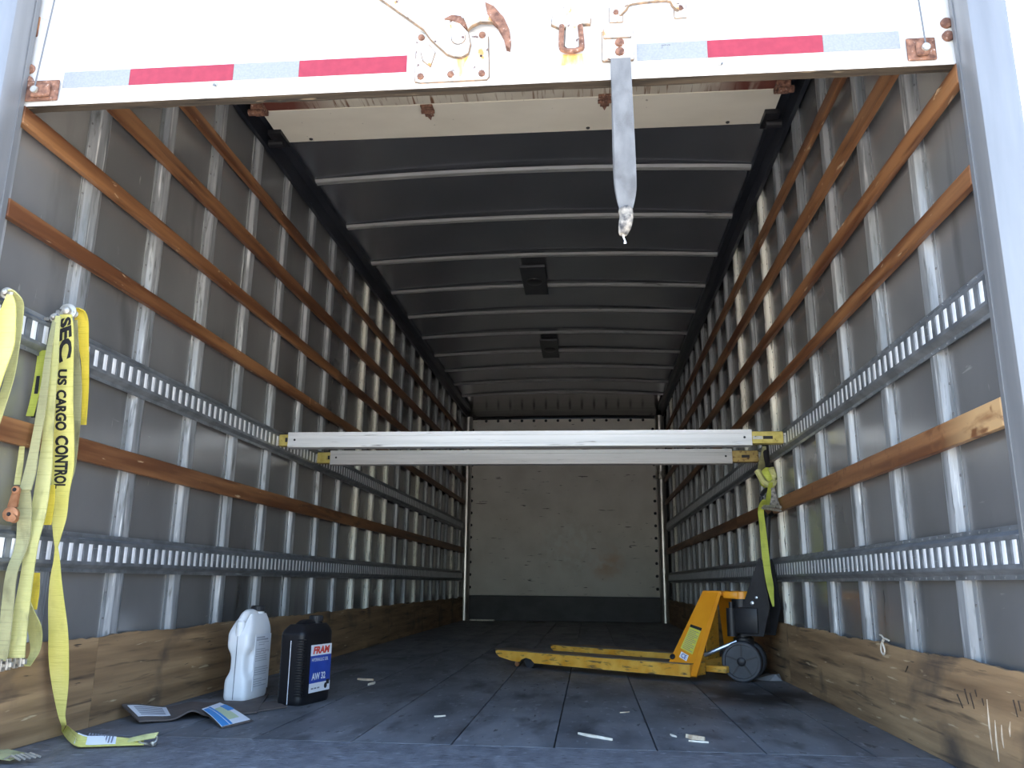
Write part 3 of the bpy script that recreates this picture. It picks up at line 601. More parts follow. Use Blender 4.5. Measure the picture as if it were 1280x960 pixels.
# ------------------------------------------------------------------ load bars
def load_bar(y, z0, z1, xl, xr, mat, gmr, label):
    r = empty('load_bar', label, 'load bar', (0, y, (z0+z1)/2), group='load bars across the truck')
    h = z1-z0; d = 0.032
    prof = [(-d,0),(-d,h*0.22),(-d+0.002,h*0.24),(-d+0.002,h*0.74),(-d,h*0.76),(-d,h),(d,h),(d,0)]
    m = MB(); m.prism(prof, (xl, y, z0), (0,1,0), (0,0,1), (xr-xl,0,0)); part(m, 'beam', mat, r)
    for sg, xe, gm in ((-1, xl, 'gold'), (1, xr, gmr)):
        m = MB(); t = sg*1.243
        a, b = sorted((xe, t)); m.bevbox((a, y-0.024, z0+0.009), (b, y+0.024, z1-0.008), 0.003)
        f = part(m, 'end_fitting', gm, r)
        zc = (z0+z1)/2
        if sg > 0:
            L_ = b-a
            part_sub(MB().bevbox((a+L_*0.36, y-0.0262, zc-0.008), (a+L_*0.66, y-0.0241, zc+0.007), 0.0006), 'slot', 'ink', f)
            part_sub(MB().bevbox((a+L_*0.03, y-0.027, zc-0.009), (a+L_*0.34, y-0.0241, zc+0.007), 0.001), 'spring', 'zinc' if gm == 'gold' else 'gold_rust', f)
        else:
            part_sub(MB().bevbox((b-0.016, y-0.027, zc-0.010), (b-0.004, y-0.0241, zc+0.012), 0.001), 'latch', 'black', f)
        a2, b2 = sorted((t, sg*1.262)); part_sub(MB().bevbox((a2, y-0.010, z0+0.014), (b2, y+0.010, z1-0.014), 0.002), 'tongue', 'zinc', f)
    part(MB().lathe((xr-0.035, y-d, (z0+z1)/2), (0,-1,0), [(0,0.006),(0.002,0.005)], 8), 'pin', 'black', r)
    part(MB().lathe((xl+0.035, y-d, (z0+z1)/2), (0,-1,0), [(0,0.006),(0.002,0.005)], 8), 'pin', 'black', r)
    return r
def part_sub(mb, name, mat, parent, smooth=False):
    o = mb.build(name, mat, parent, smooth); root = parent.parent
    o.matrix_parent_inverse = (parent.matrix_parent_inverse).inverted() @ parent.matrix_parent_inverse; return o
load_bar(4.0, 1.108, 1.184, -1.194, 1.094, 'beam', 'gold', 'bright aluminium load bar in front, ends set in the upper slotted tracks')
load_bar(4.6, 1.106, 1.186, -1.164, 1.100, 'beam2', 'gold_rust', 'duller aluminium load bar just behind the bright front one')

# ------------------------------------------------------------------ ceiling lamps
for (x0, x1, ya, yb, lb) in ((-0.165, 0.018, 5.50, 6.08, 'dark rectangular lamp housing on the roof, nearer one'), (-0.13, 0.035, 7.34, 7.95, 'dark lamp housing with oval lens on the roof, farther one')):
    xc, yc = (x0+x1)/2, (ya+yb)/2
    r = empty('ceiling_lamp', lb, 'lamp', (xc, yc, 2.66), group='roof lamps')
    part(MB().bevbox((x0, ya, 2.652), (x1, yb, 2.672), 0.004), 'base_plate', 'lamp_plate', r)
    m = MB(); n = 24; rows = []
    for (s, dz) in ((1,0),(0.96,-0.006),(0.75,-0.012),(0.4,-0.015),(0.02,-0.016)):
        rows.append([(xc+0.060*s*math.cos(2*math.pi*i/n), yc+0.075*s*math.sin(2*math.pi*i/n), 2.652+dz) for i in range(n)])
    m.add([p for rw in rows for p in rw], [(k*n+i, k*n+(i+1)%n, (k+1)*n+(i+1)%n, (k+1)*n+i) for k in range(4) for i in range(n)])
    part(m, 'lens', 'lens', r, True)

# ------------------------------------------------------------------ straps on the left wall
XS = -1.215
def fitting(c, r, root, name='e_fitting', mat='zinc'):
    c = Vector(c)
    m = MB(); m.lathe(c+Vector((0,0.004,0)), (0.25,-1,0), [(0,r),(0.003,r),(0.004,r*0.8)], 18)
    m.lathe(c+Vector((0,-0.002,0)), (0.25,-1,0), [(0,r*0.55),(0.010,r*0.45),(0.013,r*0.2)], 12)
    m.bevbox(c+Vector((-0.040,0.004,-r*0.5)), c+Vector((-0.004,0.016,r*0.3)), 0.003)
    return part(m, name, mat, root, True)
def letters_on(st, n, text, f0, f1, w0, w1, bold, root_part, shear=0.0, name='lettering'):
    """letters running down a ribbon: along f0..f1 of its length, across w0..w1 of its width"""
    Ls = catmull([s[0] for s in st], n); Rs = catmull([s[1] for s in st], n)
    vs, fs = text_mesh(text, bold, shear); out = []
    nrm = (Rs[len(Rs)//2]-Ls[len(Ls)//2]).cross(Ls[-1]-Ls[0]).normalized()
    if nrm.y > 0: nrm = -nrm
    for a, b in vs:
        f = (f0+(f1-f0)*a)*(len(Ls)-1); i = min(int(f), len(Ls)-2); t = f-i
        l = Ls[i].lerp(Ls[i+1], t); r = Rs[i].lerp(Rs[i+1], t)
        ww = w0+(w1-w0)*b           # tops of the letters towards the right edge
        out.append(l.lerp(r, ww)+nrm*0.0026)
    o = MB().add(out, fs).build(name, 'ink', root_part, fix=False)
    return o
TG1 = ((-1.1220, 2.3370, 0.0100), (-1.1350, 2.3720, 0.0320))
TG2 = ((-1.0750, 2.3260, 0.0100), (-1.0990, 2.3610, 0.0260))
TG3 = ((-1.0400, 2.3370, 0.0100), (-1.0630, 2.3720, 0.0250))
TG4 = ((-1.0080, 2.3500, 0.0100), (-1.0270, 2.3850, 0.0220))
def catgrid(rows):
    A = catmull([r_[0] for r_ in rows], 4); B = catmull([r_[1] for r_ in rows], 4)
    return [[a_, b_] for a_, b_ in zip(A, B)]
def lerp3(a, b, t, dz): return Vector(a).lerp(Vector(b), t) + Vector((0, -0.001, dz))
# 1: strap with lettering, its long tail reaching the floor
r = empty('cargo_strap', 'long yellow strap with black lettering, twisted tail trailing onto the floor', 'strap', (-1.2150, 2.1690, 1.2310), group='yellow cargo straps on the walls')
stB = [((-1.2330, 2.1740, 1.2130), (-1.1960, 2.1740, 1.2120)), ((-1.2390, 2.1860, 1.1630), (-1.1910, 2.1860, 1.1620)), ((-1.2410, 2.2000, 1.0810), (-1.1890, 2.2000, 1.0800)), ((-1.2440, 2.2190, 0.9650), (-1.1860, 2.2190, 0.9640)), ((-1.2480, 2.2440, 0.8500), (-1.1820, 2.2440, 0.8500)), ((-1.2480, 2.2580, 0.7700), (-1.1810, 2.2580, 0.7690)), ((-1.2420, 2.2640, 0.7000), (-1.1880, 2.2640, 0.7000)), ((-1.2370, 2.2740, 0.6320), (-1.1930, 2.2740, 0.6320)), ((-1.2290, 2.2760, 0.5860), (-1.2010, 2.2760, 0.5860)), ((-1.2190, 2.2800, 0.5430), (-1.2110, 2.2800, 0.5430))]
wB, _, _ = ribbon(stB, 0.0032, 'webbing', 'web_bright', r)
letters_on(stB, 5, 'SEC', 0.025, 0.232, 0.12, 0.92, 0.05, wB, -0.25)
letters_on(stB, 5, 'US', 0.250, 0.294, 0.14, 0.68, 0.045, wB)
letters_on(stB, 5, 'CARGO', 0.306, 0.416, 0.12, 0.68, 0.045, wB)
letters_on(stB, 5, 'CONTROL', 0.430, 0.650, 0.14, 0.76, 0.040, wB)
stT = [((-1.2140, 2.2720, 0.5450), (-1.2060, 2.2720, 0.5450)), ((-1.2190, 2.2820, 0.5070), (-1.2010, 2.2820, 0.5070)), ((-1.2270, 2.2900, 0.4510), (-1.1930, 2.2900, 0.4520)), ((-1.2340, 2.3080, 0.3840), (-1.1860, 2.3080, 0.3850)), ((-1.2390, 2.3340, 0.3060), (-1.1810, 2.3340, 0.3070)), ((-1.2400, 2.3540, 0.2270), (-1.1800, 2.3540, 0.2280)), ((-1.2350, 2.3750, 0.1600), (-1.1850, 2.3750, 0.1610)), ((-1.2260, 2.3920, 0.1030), (-1.1940, 2.3920, 0.1040)), ((-1.2200, 2.4030, 0.0700), (-1.2000, 2.4030, 0.0700)), ((-1.2170, 2.4180, 0.0430), (-1.2020, 2.4180, 0.0440))]
stT += [((-1.2570, 2.4950, 0.0060), (-1.2730, 2.5300, 0.0250)), ((-1.1180, 2.3330, 0.0060), (-1.1320, 2.3680, 0.0300)), ((-1.0720, 2.3230, 0.0060), (-1.0960, 2.3580, 0.0230)), ((-1.0110, 2.3460, 0.0060), (-1.0340, 2.3810, 0.0210)), ((-0.9370, 2.3720, 0.0060), (-0.9570, 2.4070, 0.0100))]
ribbon(stT, 0.0032, 'webbing_tail', 'web_bright', r)
tg = part(MB().sheet(catgrid([TG1, TG2, TG3, TG4]), 0.001), 'care_label', 'lbl_white', r); tg['label'] = 'printed white label near the strap end'
m = MB()
for k in range(9):
    t = 0.28+0.075*k
    m.sheet([[lerp3(TG1[0], TG4[0], t, 0.0026), lerp3(TG1[0], TG4[0], t+0.035, 0.0026)], [lerp3(TG1[1], TG4[1], t+0.02, 0.0026), lerp3(TG1[1], TG4[1], t+0.055, 0.0026)]], 0.0004)
part(m, 'print', 'ink_grey', r)
m = MB(); e = Vector((-0.9280, 2.3810, 0.0120)); 
m.tube(catmull([e+Vector((-0.030,0.0,0.0)), e+Vector((-0.01,0.008,0.010)), e+Vector((0.016,0.010,0.012)), e+Vector((0.022,0.0,0.004)), e+Vector((0.014,-0.008,-0.004)), e+Vector((-0.016,-0.006,-0.003)), e+Vector((-0.030,0,0))], 4), 0.0026, 6)
m.bevbox(e+Vector((0.010,-0.010,-0.010)), e+Vector((0.020,0.008,0.002)), 0.002); part(m, 'wire_hook', 'zinc', r, True)
part(MB().sheet([[e+Vector((-0.06,-0.012,-0.004)), e+Vector((-0.06,0.008,0.006))], [e+Vector((-0.02,-0.004,0.004)), e+Vector((-0.02,0.012,0.016))], [e+Vector((0.016,0.002,0.010)), e+Vector((0.018,0.016,0.022))]], 0.003), 'stitched_end', 'web_pale', r)
fitting((-1.2150, 2.1780, 1.2240), 0.024, r)
# 2: faded doubled strap left of the lettering
r = empty('cargo_strap', 'faded dirty yellow strap hanging doubled just left of the lettered strap', 'strap', (-1.2250, 2.1350, 1.1830), group='yellow cargo straps on the walls')
st2 = [((-1.2190, 2.1370, 1.1960), (-1.2030, 2.1370, 1.1950)), ((-1.2210, 2.1390, 1.1360), (-1.2010, 2.1390, 1.1350)), ((-1.2250, 2.1460, 1.0660), (-1.1970, 2.1460, 1.0650)), ((-1.2250, 2.1540, 0.9730), (-1.1970, 2.1540, 0.9730)), ((-1.2260, 2.1660, 0.8600), (-1.1950, 2.1660, 0.8590)), ((-1.2320, 2.1750, 0.7470), (-1.1900, 2.1750, 0.7470)), ((-1.2340, 2.1750, 0.6350), (-1.1890, 2.1750, 0.6350)), ((-1.2300, 2.1660, 0.5470), (-1.1930, 2.1660, 0.5470)), ((-1.2300, 2.1650, 0.4610), (-1.1930, 2.1650, 0.4620)), ((-1.2330, 2.1640, 0.3770), (-1.1900, 2.1640, 0.3780)), ((-1.2340, 2.1660, 0.2950), (-1.1880, 2.1660, 0.2950)), ((-1.2350, 2.1690, 0.2490), (-1.1870, 2.1690, 0.2500))]
ribbon(st2, 0.0035, 'webbing', 'web_pale', r)
ribbon([((-1.2270, 2.1380, 1.1840), (-1.2150, 2.1380, 1.1840)), ((-1.2300, 2.1340, 1.0860), (-1.2130, 2.1340, 1.0860)), ((-1.2320, 2.1370, 0.9930), (-1.2100, 2.1370, 0.9930)), ((-1.2340, 2.1380, 0.9000), (-1.2090, 2.1380, 0.9000)), ((-1.2340, 2.1330, 0.8080), (-1.2080, 2.1330, 0.8080)), ((-1.2380, 2.1300, 0.7410), (-1.2050, 2.1300, 0.7410)), ((-1.2380, 2.1210, 0.6910), (-1.2040, 2.1210, 0.6910))], 0.004, 'webbing', 'web_worn_shade', r)
ribbon([((-1.2480, 2.1260, 0.6920), (-1.2110, 2.1260, 0.6920)), ((-1.2500, 2.1420, 0.6320), (-1.2080, 2.1420, 0.6320)), ((-1.2480, 2.1520, 0.5460), (-1.2110, 2.1520, 0.5470)), ((-1.2450, 2.1270, 0.4690), (-1.2130, 2.1270, 0.4700)), ((-1.2460, 2.1310, 0.3780), (-1.2120, 2.1310, 0.3780)), ((-1.2450, 2.1380, 0.2960), (-1.2130, 2.1380, 0.2970)), ((-1.2400, 2.1440, 0.2430), (-1.2180, 2.1440, 0.2440))], 0.0035, 'webbing', 'web_worn_shade', r)
ribbon([((-1.2570, 2.2350, 0.4710), (-1.2240, 2.2350, 0.4710)), ((-1.2570, 2.2430, 0.4180), (-1.2230, 2.2430, 0.4190)), ((-1.2550, 2.2450, 0.3700), (-1.2250, 2.2450, 0.3710))], 0.003, 'webbing', 'web_gold', r)
ribbon([((-1.2300, 2.2070, 0.3930), (-1.2200, 2.2070, 0.3930)), ((-1.2360, 2.2250, 0.3630), (-1.2140, 2.2250, 0.3630)), ((-1.2450, 2.2440, 0.3280), (-1.2040, 2.2440, 0.3280)), ((-1.2440, 2.2590, 0.2950), (-1.2060, 2.2590, 0.2950)), ((-1.2390, 2.2640, 0.2610), (-1.2110, 2.2640, 0.2610)), ((-1.2370, 2.2520, 0.2380), (-1.2140, 2.2520, 0.2390)), ((-1.2430, 2.2250, 0.2240), (-1.2060, 2.2250, 0.2240))], 0.003, 'webbing', 'web_pale', r)
for c in (Vector((-1.2110, 2.1850, 0.2420)), Vector((-1.2220, 2.1480, 0.2370))):
    m = MB(); m.bevbox(c+Vector((-0.018,-0.006,-0.010)), c+Vector((0.018,0.006,0.004)), 0.002); m.bevbox(c+Vector((-0.012,-0.012,-0.020)), c+Vector((-0.004,0.004,0.010)), 0.001); m.bevbox(c+Vector((0.006,-0.012,-0.016)), c+Vector((0.012,0.004,0.012)), 0.001)
    part(m, 'end_clip', 'zinc', r)
fitting((-1.2350, 2.1540, 1.1970), 0.014, r)
# 3: short golden strap right of the lettering
r = empty('cargo_strap', 'short golden yellow strap folded over the fitting right of the lettered strap', 'strap', (-1.2250, 2.2350, 1.2460), group='yellow cargo straps on the walls')
ribbon([((-1.2310, 2.2200, 1.2490), (-1.2080, 2.2200, 1.2480)), ((-1.2380, 2.2410, 1.2430), (-1.2000, 2.2410, 1.2420)), ((-1.2410, 2.2580, 1.2180), (-1.1980, 2.2580, 1.2170)), ((-1.2370, 2.2760, 1.1650), (-1.2010, 2.2760, 1.1640)), ((-1.2310, 2.2980, 1.1070), (-1.2060, 2.2980, 1.1070)), ((-1.2290, 2.3220, 1.0120), (-1.2090, 2.3220, 1.0120)), ((-1.2300, 2.3330, 0.9120), (-1.2090, 2.3330, 0.9120))], 0.0032, 'webbing', 'web_gold', r)
ribbon([((-1.2330, 2.2390, 1.2170), (-1.2210, 2.2390, 1.2170)), ((-1.2350, 2.2650, 1.1240), (-1.2190, 2.2650, 1.1230)), ((-1.2400, 2.2910, 1.0300), (-1.2140, 2.2910, 1.0300)), ((-1.2400, 2.3080, 0.9350), (-1.2140, 2.3080, 0.9340)), ((-1.2380, 2.3180, 0.8380), (-1.2160, 2.3180, 0.8380)), ((-1.2360, 2.3200, 0.7660), (-1.2180, 2.3200, 0.7660)), ((-1.2330, 2.3090, 0.7260), (-1.2210, 2.3090, 0.7260))], 0.0032, 'webbing', 'web_worn_shade', r)  # back layer, its shade painted in by the darker webbing
ribbon([((-1.2350, 2.2460, 0.7190), (-1.2230, 2.2460, 0.7190)), ((-1.2420, 2.2440, 0.6640), (-1.2160, 2.2440, 0.6640)), ((-1.2460, 2.2380, 0.6040), (-1.2120, 2.2380, 0.6040))], 0.003, 'webbing', 'web_gold', r)
fitting((-1.2320, 2.2330, 1.2350), 0.012, r)
# 4: ratchet strap behind the slat
r = empty('ratchet_strap', 'narrow yellow strap with a rusty orange ratchet, left of the faded strap', 'strap', (-1.2600, 2.1580, 1.0820))
ribbon([((-1.2750, 2.1620, 1.1000), (-1.2490, 2.1620, 1.1000)), ((-1.2750, 2.1630, 1.0230), (-1.2490, 2.1630, 1.0230)), ((-1.2730, 2.1570, 0.9510), (-1.2510, 2.1570, 0.9510)), ((-1.2730, 2.1500, 0.9030), (-1.2510, 2.1500, 0.9030))], 0.003, 'webbing', 'web_green', r)
ribbon([((-1.2690, 2.1370, 0.8180), (-1.2550, 2.1370, 0.8180)), ((-1.2710, 2.1410, 0.7650), (-1.2540, 2.1410, 0.7650)), ((-1.2710, 2.1410, 0.7070), (-1.2540, 2.1410, 0.7070))], 0.003, 'webbing', 'web_pale', r)
st4 = [((-1.2650, 2.1570, 1.0220), (-1.2550, 2.1570, 1.0220)), ((-1.2650, 2.1580, 0.9510), (-1.2530, 2.1580, 0.9510)), ((-1.2660, 2.1610, 0.9010), (-1.2530, 2.1610, 0.9000))]
part(MB().sheet([[st4[0][0], st4[0][1]], [st4[1][0], st4[1][1]], [st4[2][0], st4[2][1]]], 0.0006), 'print', 'ink', r)
p0, p1 = Vector((-1.2350, 2.1020, 0.6890)), Vector((-1.2350, 2.0910, 0.6110))
m = MB(); m.lathe(p0+Vector((0,0.006,0)), (0.2,-1,0), [(0,0.010),(0.012,0.010)], 12)
d = (p1-p0); s_ = Vector((0.011,0,0))
m.hexa([p0-s_*0.8, p0+s_*0.8, p0+s_*0.8+Vector((0,0.008,0)), p0-s_*0.8+Vector((0,0.008,0))], [p0+d*0.6-s_*1.2, p0+d*0.6+s_*1.2, p0+d*0.6+s_*1.2+Vector((0,0.008,0)), p0+d*0.6-s_*1.2+Vector((0,0.008,0))])
m.lathe(p0+d*0.85+Vector((0,0.010,0)), (0.2,-1,0), [(0,0.020),(0.012,0.020),(0.014,0.012)], 14)
m.lathe(p0+d*0.95+Vector((0.012,0.006,-0.004)), (0.2,-1,0), [(0,0.012),(0.014,0.010)], 10)
part(m, 'ratchet', 'copper', r)['label'] = 'rusty orange ratchet'
for q_ in (p0+Vector((0,-0.006,0)), p0+d*0.85+Vector((0,-0.004,0))): part(MB().lathe(q_, (0.2,-1,0), [(0,0.006),(0.003,0.004)], 8), 'pivot', 'black', r)
# 5: looped strap at the left edge
r = empty('cargo_strap', 'wide pale yellow strap looped from the upper track at the rear post', 'strap', (-1.2200, 1.9420, 1.1960), group='yellow cargo straps on the walls')
ribbon([((-1.2220, 1.9370, 1.1900), (-1.2070, 1.9370, 1.1890)), ((-1.2320, 1.9410, 1.1640), (-1.1970, 1.9410, 1.1640)), ((-1.2420, 1.9400, 1.1200), (-1.1880, 1.9400, 1.1190)), ((-1.2500, 1.9380, 1.0530), (-1.1800, 1.9380, 1.0520)), ((-1.2510, 1.9260, 0.9950), (-1.1800, 1.9260, 0.9940)), ((-1.2490, 1.9140, 0.9390), (-1.1810, 1.9140, 0.9380)), ((-1.2460, 1.9070, 0.8750), (-1.1850, 1.9070, 0.8740))], 0.0035, 'webbing', 'web_bright', r)
ribbon([((-1.2290, 1.9450, 1.2060), (-1.2170, 1.9450, 1.2060)), ((-1.2340, 1.9590, 1.2030), (-1.2130, 1.9590, 1.2020)), ((-1.2400, 1.9820, 1.1830), (-1.2070, 1.9820, 1.1830)), ((-1.2330, 1.9970, 1.1380), (-1.2120, 1.9970, 1.1380)), ((-1.2330, 2.0010, 1.0710), (-1.2130, 2.0010, 1.0710)), ((-1.2350, 1.9960, 0.9810), (-1.2100, 1.9960, 0.9800)), ((-1.2360, 1.9800, 0.8900), (-1.2110, 1.9800, 0.8900)), ((-1.2350, 1.9640, 0.8120), (-1.2110, 1.9640, 0.8120))], 0.0035, 'webbing', 'web_pale', r)
fitting((-1.2350, 1.9490, 1.1990), 0.016, r)
# 6: strap end on the floor by the left post
r = empty('strap_end', 'frayed greenish strap end lying on the floor by the left post', 'strap', (-1.1980, 2.1750, 0.0000))
e = Vector((-1.1910, 2.1330, 0.0120))
part(MB().sheet([[e+Vector((-0.06,-0.03,0.0)), e+Vector((-0.06,0.03,0.004))], [e+Vector((0.0,-0.030,0.004)), e+Vector((0.0,0.028,0.012))], [e+Vector((0.05,-0.032,0.0)), e+Vector((0.06,0.014,0.006))]], 0.004), 'webbing', 'web_worn_shade', r)
m = MB()
for k in range(5):
    a_ = e+Vector((0.035+0.006*k, -0.030+0.009*k, 0.001)); m.tube([a_, a_+Vector((0.02,-0.004,0.010)), a_+Vector((0.045,0.002*k-0.004,0.0))], 0.0025, 5)
part(m, 'frayed_ends', 'zinc', r)

# ------------------------------------------------------------------ knotted strap on the right wall
r = empty('cargo_strap', 'green yellow strap knotted under the load bars beside the pallet jack', 'strap', (1.2300, 4.3280, 1.1510), group='yellow cargo straps on the walls')
XR = 1.225
ribbon([((1.2150, 4.3310, 1.1600), (1.2350, 4.3310, 1.1600)), ((1.2110, 4.3630, 1.1230), (1.2390, 4.3630, 1.1230)), ((1.2080, 4.4270, 1.0810), (1.2420, 4.4270, 1.0810)), ((1.2080, 4.4620, 1.0350), (1.2420, 4.4620, 1.0350)), ((1.2110, 4.4240, 0.9880), (1.2390, 4.4240, 0.9880))], 0.004, 'webbing', 'web_worn_shade', r)
kc = Vector((1.2150, 4.2810, 0.9950))
m = MB(); m.lathe(kc+Vector((0,0.01,-0.055)), (0.1,0,1), [(0,0.012),(0.012,0.030),(0.04,0.040),(0.07,0.036),(0.095,0.022),(0.105,0.010)], 12)
part(m, 'knot', 'web_green', r, True)
m = MB(); m.tube(catmull([kc+Vector((-0.045,-0.01,0.03)), kc+Vector((-0.02,-0.035,-0.03)), kc+Vector((0.02,-0.038,-0.045)), kc+Vector((0.035,-0.015,0.0)), kc+Vector((0.02,-0.03,0.04))], 4), 0.016, 7); part(m, 'knot_wrap', 'web_pale', r, True)
ribbon([((1.2100, 4.2110, 0.9580), (1.2300, 4.2110, 0.9580)), ((1.2080, 4.2530, 0.9150), (1.2320, 4.2530, 0.9150)), ((1.2040, 4.2830, 0.8780), (1.2360, 4.2830, 0.8780)), ((1.2040, 4.3120, 0.8440), (1.2360, 4.3120, 0.8440))], 0.004, 'webbing', 'web_green', r)
ribbon([((1.2090, 4.1600, 0.9250), (1.2250, 4.1600, 0.9250)), ((1.2040, 4.1450, 0.8840), (1.2300, 4.1450, 0.8840)), ((1.1920, 4.1410, 0.8370), (1.2420, 4.1410, 0.8370))], 0.003, 'tag', 'web_dirty', r)
ribbon([((1.1550, 4.1220, 0.8620), (1.1750, 4.1220, 0.8620)), ((1.1500, 4.1760, 0.8440), (1.1810, 4.1760, 0.8440)), ((1.1500, 4.2190, 0.8120), (1.1790, 4.2190, 0.8120)), ((1.1500, 4.2000, 0.7320), (1.1800, 4.2000, 0.7320)), ((1.1480, 4.1780, 0.6150), (1.1820, 4.1780, 0.6160)), ((1.1490, 4.1460, 0.5200), (1.1810, 4.1460, 0.5200)), ((1.1490, 4.1110, 0.4560), (1.1810, 4.1110, 0.4570)), ((1.1550, 4.0900, 0.4050), (1.1750, 4.0900, 0.4060)), ((1.1610, 4.0640, 0.3620), (1.1690, 4.0640, 0.3630))], 0.004, 'webbing_tail', 'web_green', r)
part(MB().cyl((1.2350, 4.3660, 1.1740), (1.2350, 4.3240, 1.0500), 0.016, 0.012, 10), 'hook', 'black', r)
part(MB().cyl((1.1650, 4.2150, 0.8430), (1.2150, 4.0080, 0.8170), 0.007, n=8), 'rod', 'zinc', r)
part(MB().cyl((1.1650, 4.1800, 0.8280), (1.2150, 4.0120, 0.8010), 0.006, n=8), 'rod', 'zinc', r)

# ------------------------------------------------------------------ pallet jack
TH = math.radians(34)
O = (0.976, 4.475, 0.0)
pj = empty('pallet_jack', 'orange hand pallet jack parked against the right wall', 'pallet jack', O, -TH)
def jp(mb, name, mat, smooth=False, parent=None): return mb.build(name, mat, parent or pj, smooth)
skirt = [(-1.22,0.080),(-1.215,0.066),(-1.19,0.050),(-1.10,0.034),(-1.045,0.031),(-1.03,0.046),(-1.00,0.056),(-0.965,0.050),(-0.94,0.031),(-0.5,0.029),(0.0,0.029),(0.0,0.085),(-1.20,0.085)]
for sy in (-1, 1):
    yc = sy*0.2625; m = MB()
    for e in (-0.08, 0.0745): m.prism(skirt, (0, yc+e, 0), (1,0,0), (0,0,1), (0,0.0055,0))
    m.box((-0.10, yc-0.075, 0.030), (0.0, yc+0.075, 0.036)); m.box((-0.004, yc-0.075, 0.030), (0.0, yc+0.075, 0.085))
    fk = jp(m, 'fork', 'orange_worn')
    t = MB(); t.prism([(-1.245,-0.050),(-1.245,0.050),(-1.20,0.080),(0.0,0.080),(0.0,-0.080),(-1.20,-0.080)], (0, yc, 0.0855), (1,0,0), (0,1,0), (0,0,0.004))
    jp(t, 'fork_plate', 'fork_top', parent=fk)
    jp(MB().cyl((-1.0, yc-0.045, 0.034), (-1.0, yc+0.045, 0.034), 0.034, n=18), 'load_roller', 'tyre', True)
    jp(MB().cyl((-1.065, yc-0.078, 0.020), (-1.065, yc-0.070, 0.020), 0.014, n=12), 'entry_roller', 'copper', True)
# slanted side plates of the head frame
def plate(b0, b1, t0, t1, th):
    b0, b1, t0, t1 = map(Vector, (b0, b1, t0, t1)); n = (b1-b0).cross(t0-b0).normalized()*th*0.5
    return MB().sheet([[b0.lerp(b1, i/6).lerp(t0.lerp(t1, i/6), j/10)+n for j in range(11)] for i in range(7)], abs(th))
for sy in (-1, 1):
    f = jp(plate((-0.125,sy*0.318,0.090), (-0.002,sy*0.341,0.034), (-0.045,sy*0.085,0.425), (0.040,sy*0.085,0.425), sy*0.008), 'frame_plate', 'orange')
    jp(plate((-0.004,sy*0.339,0.034), (0.028,sy*0.335,0.034), (0.040,sy*0.085,0.425), (0.054,sy*0.078,0.425), sy*0.008), 'frame_flange', 'orange')
    if sy < 0:
        # labels in the plane of the near plate
        B0, B1, T0, T1 = Vector((-0.125,-0.318,0.090)), Vector((-0.002,-0.341,0.034)), Vector((-0.045,-0.085,0.425)), Vector((0.040,-0.085,0.425))
        nn = (B1-B0).cross(T0-B0).normalized()
        if nn.y > 0: nn = -nn
        def pp(a, b, off=0.0006): return (B0.lerp(B1, a)).lerp(T0.lerp(T1, a), b)+nn*off
        def quad(a0, a1, b0, b1, off, name, mat, par=f):
            MB().hexa([pp(a0,b0,off), pp(a1,b0,off), pp(a1,b0,off+0.0006), pp(a0,b0,off+0.0006)], [pp(a0,b1,off), pp(a1,b1,off), pp(a1,b1,off+0.0006), pp(a0,b1,off+0.0006)]).build(name, mat, par)
        PLATE = (pp, quad)
        quad(0.20, 0.80, 0.215, 0.50, 0.0004, 'warning_label', 'lbl_yellow')
        quad(0.19, 0.81, 0.50, 0.535, 0.0006, 'label_header', 'ink')
        m = MB()
        for k in range(12):
            b_ = 0.235+0.021*k
            m.hexa([pp(0.25,b_,0.0011), pp(0.75-0.12*(k%3==1),b_,0.0011), pp(0.75-0.12*(k%3==1),b_,0.0014), pp(0.25,b_,0.0014)], [pp(0.25,b_+0.006,0.0011), pp(0.75-0.12*(k%3==1),b_+0.006,0.0011), pp(0.75-0.12*(k%3==1),b_+0.006,0.0014), pp(0.25,b_+0.006,0.0014)])
        m.build('label_print', 'ink_grey', f)
        quad(0.30, 0.66, 0.115, 0.185, 0.0004, 'approval_sticker', 'lbl_white')
        flat_text('CE', pp(0.36,0.125,0.0014), pp(0.60,0.125,0.0014)-pp(0.36,0.125,0.0014), pp(0.36,0.176,0.0014)-pp(0.36,0.125,0.0014), 'lettering', 'lbl_blue', f)
        c = pp(0.05,0.075,0.0); jp(MB().lathe(c, nn, [(0,0.014),(0.006,0.013),(0.008,0.006)], 12), 'pivot_bolt', 'black')
# head: top bar reaching back to the pump
jp(MB().bevbox((-0.046,-0.087,0.404), (0.054,0.087,0.428), 0.004), 'head_plate', 'orange')
jp(MB().bevbox((0.048,-0.055,0.390), (0.130,0.055,0.427), 0.008).lathe((0.130,0,0.390), (0,0,1), [(0,0.054),(0.034,0.054),(0.038,0.048)], 24), 'head_bracket', 'orange', True)
jp(MB().box((-0.05,-0.07,0.09), (-0.042,0.07,0.40)), 'back_plate', 'orange_worn')
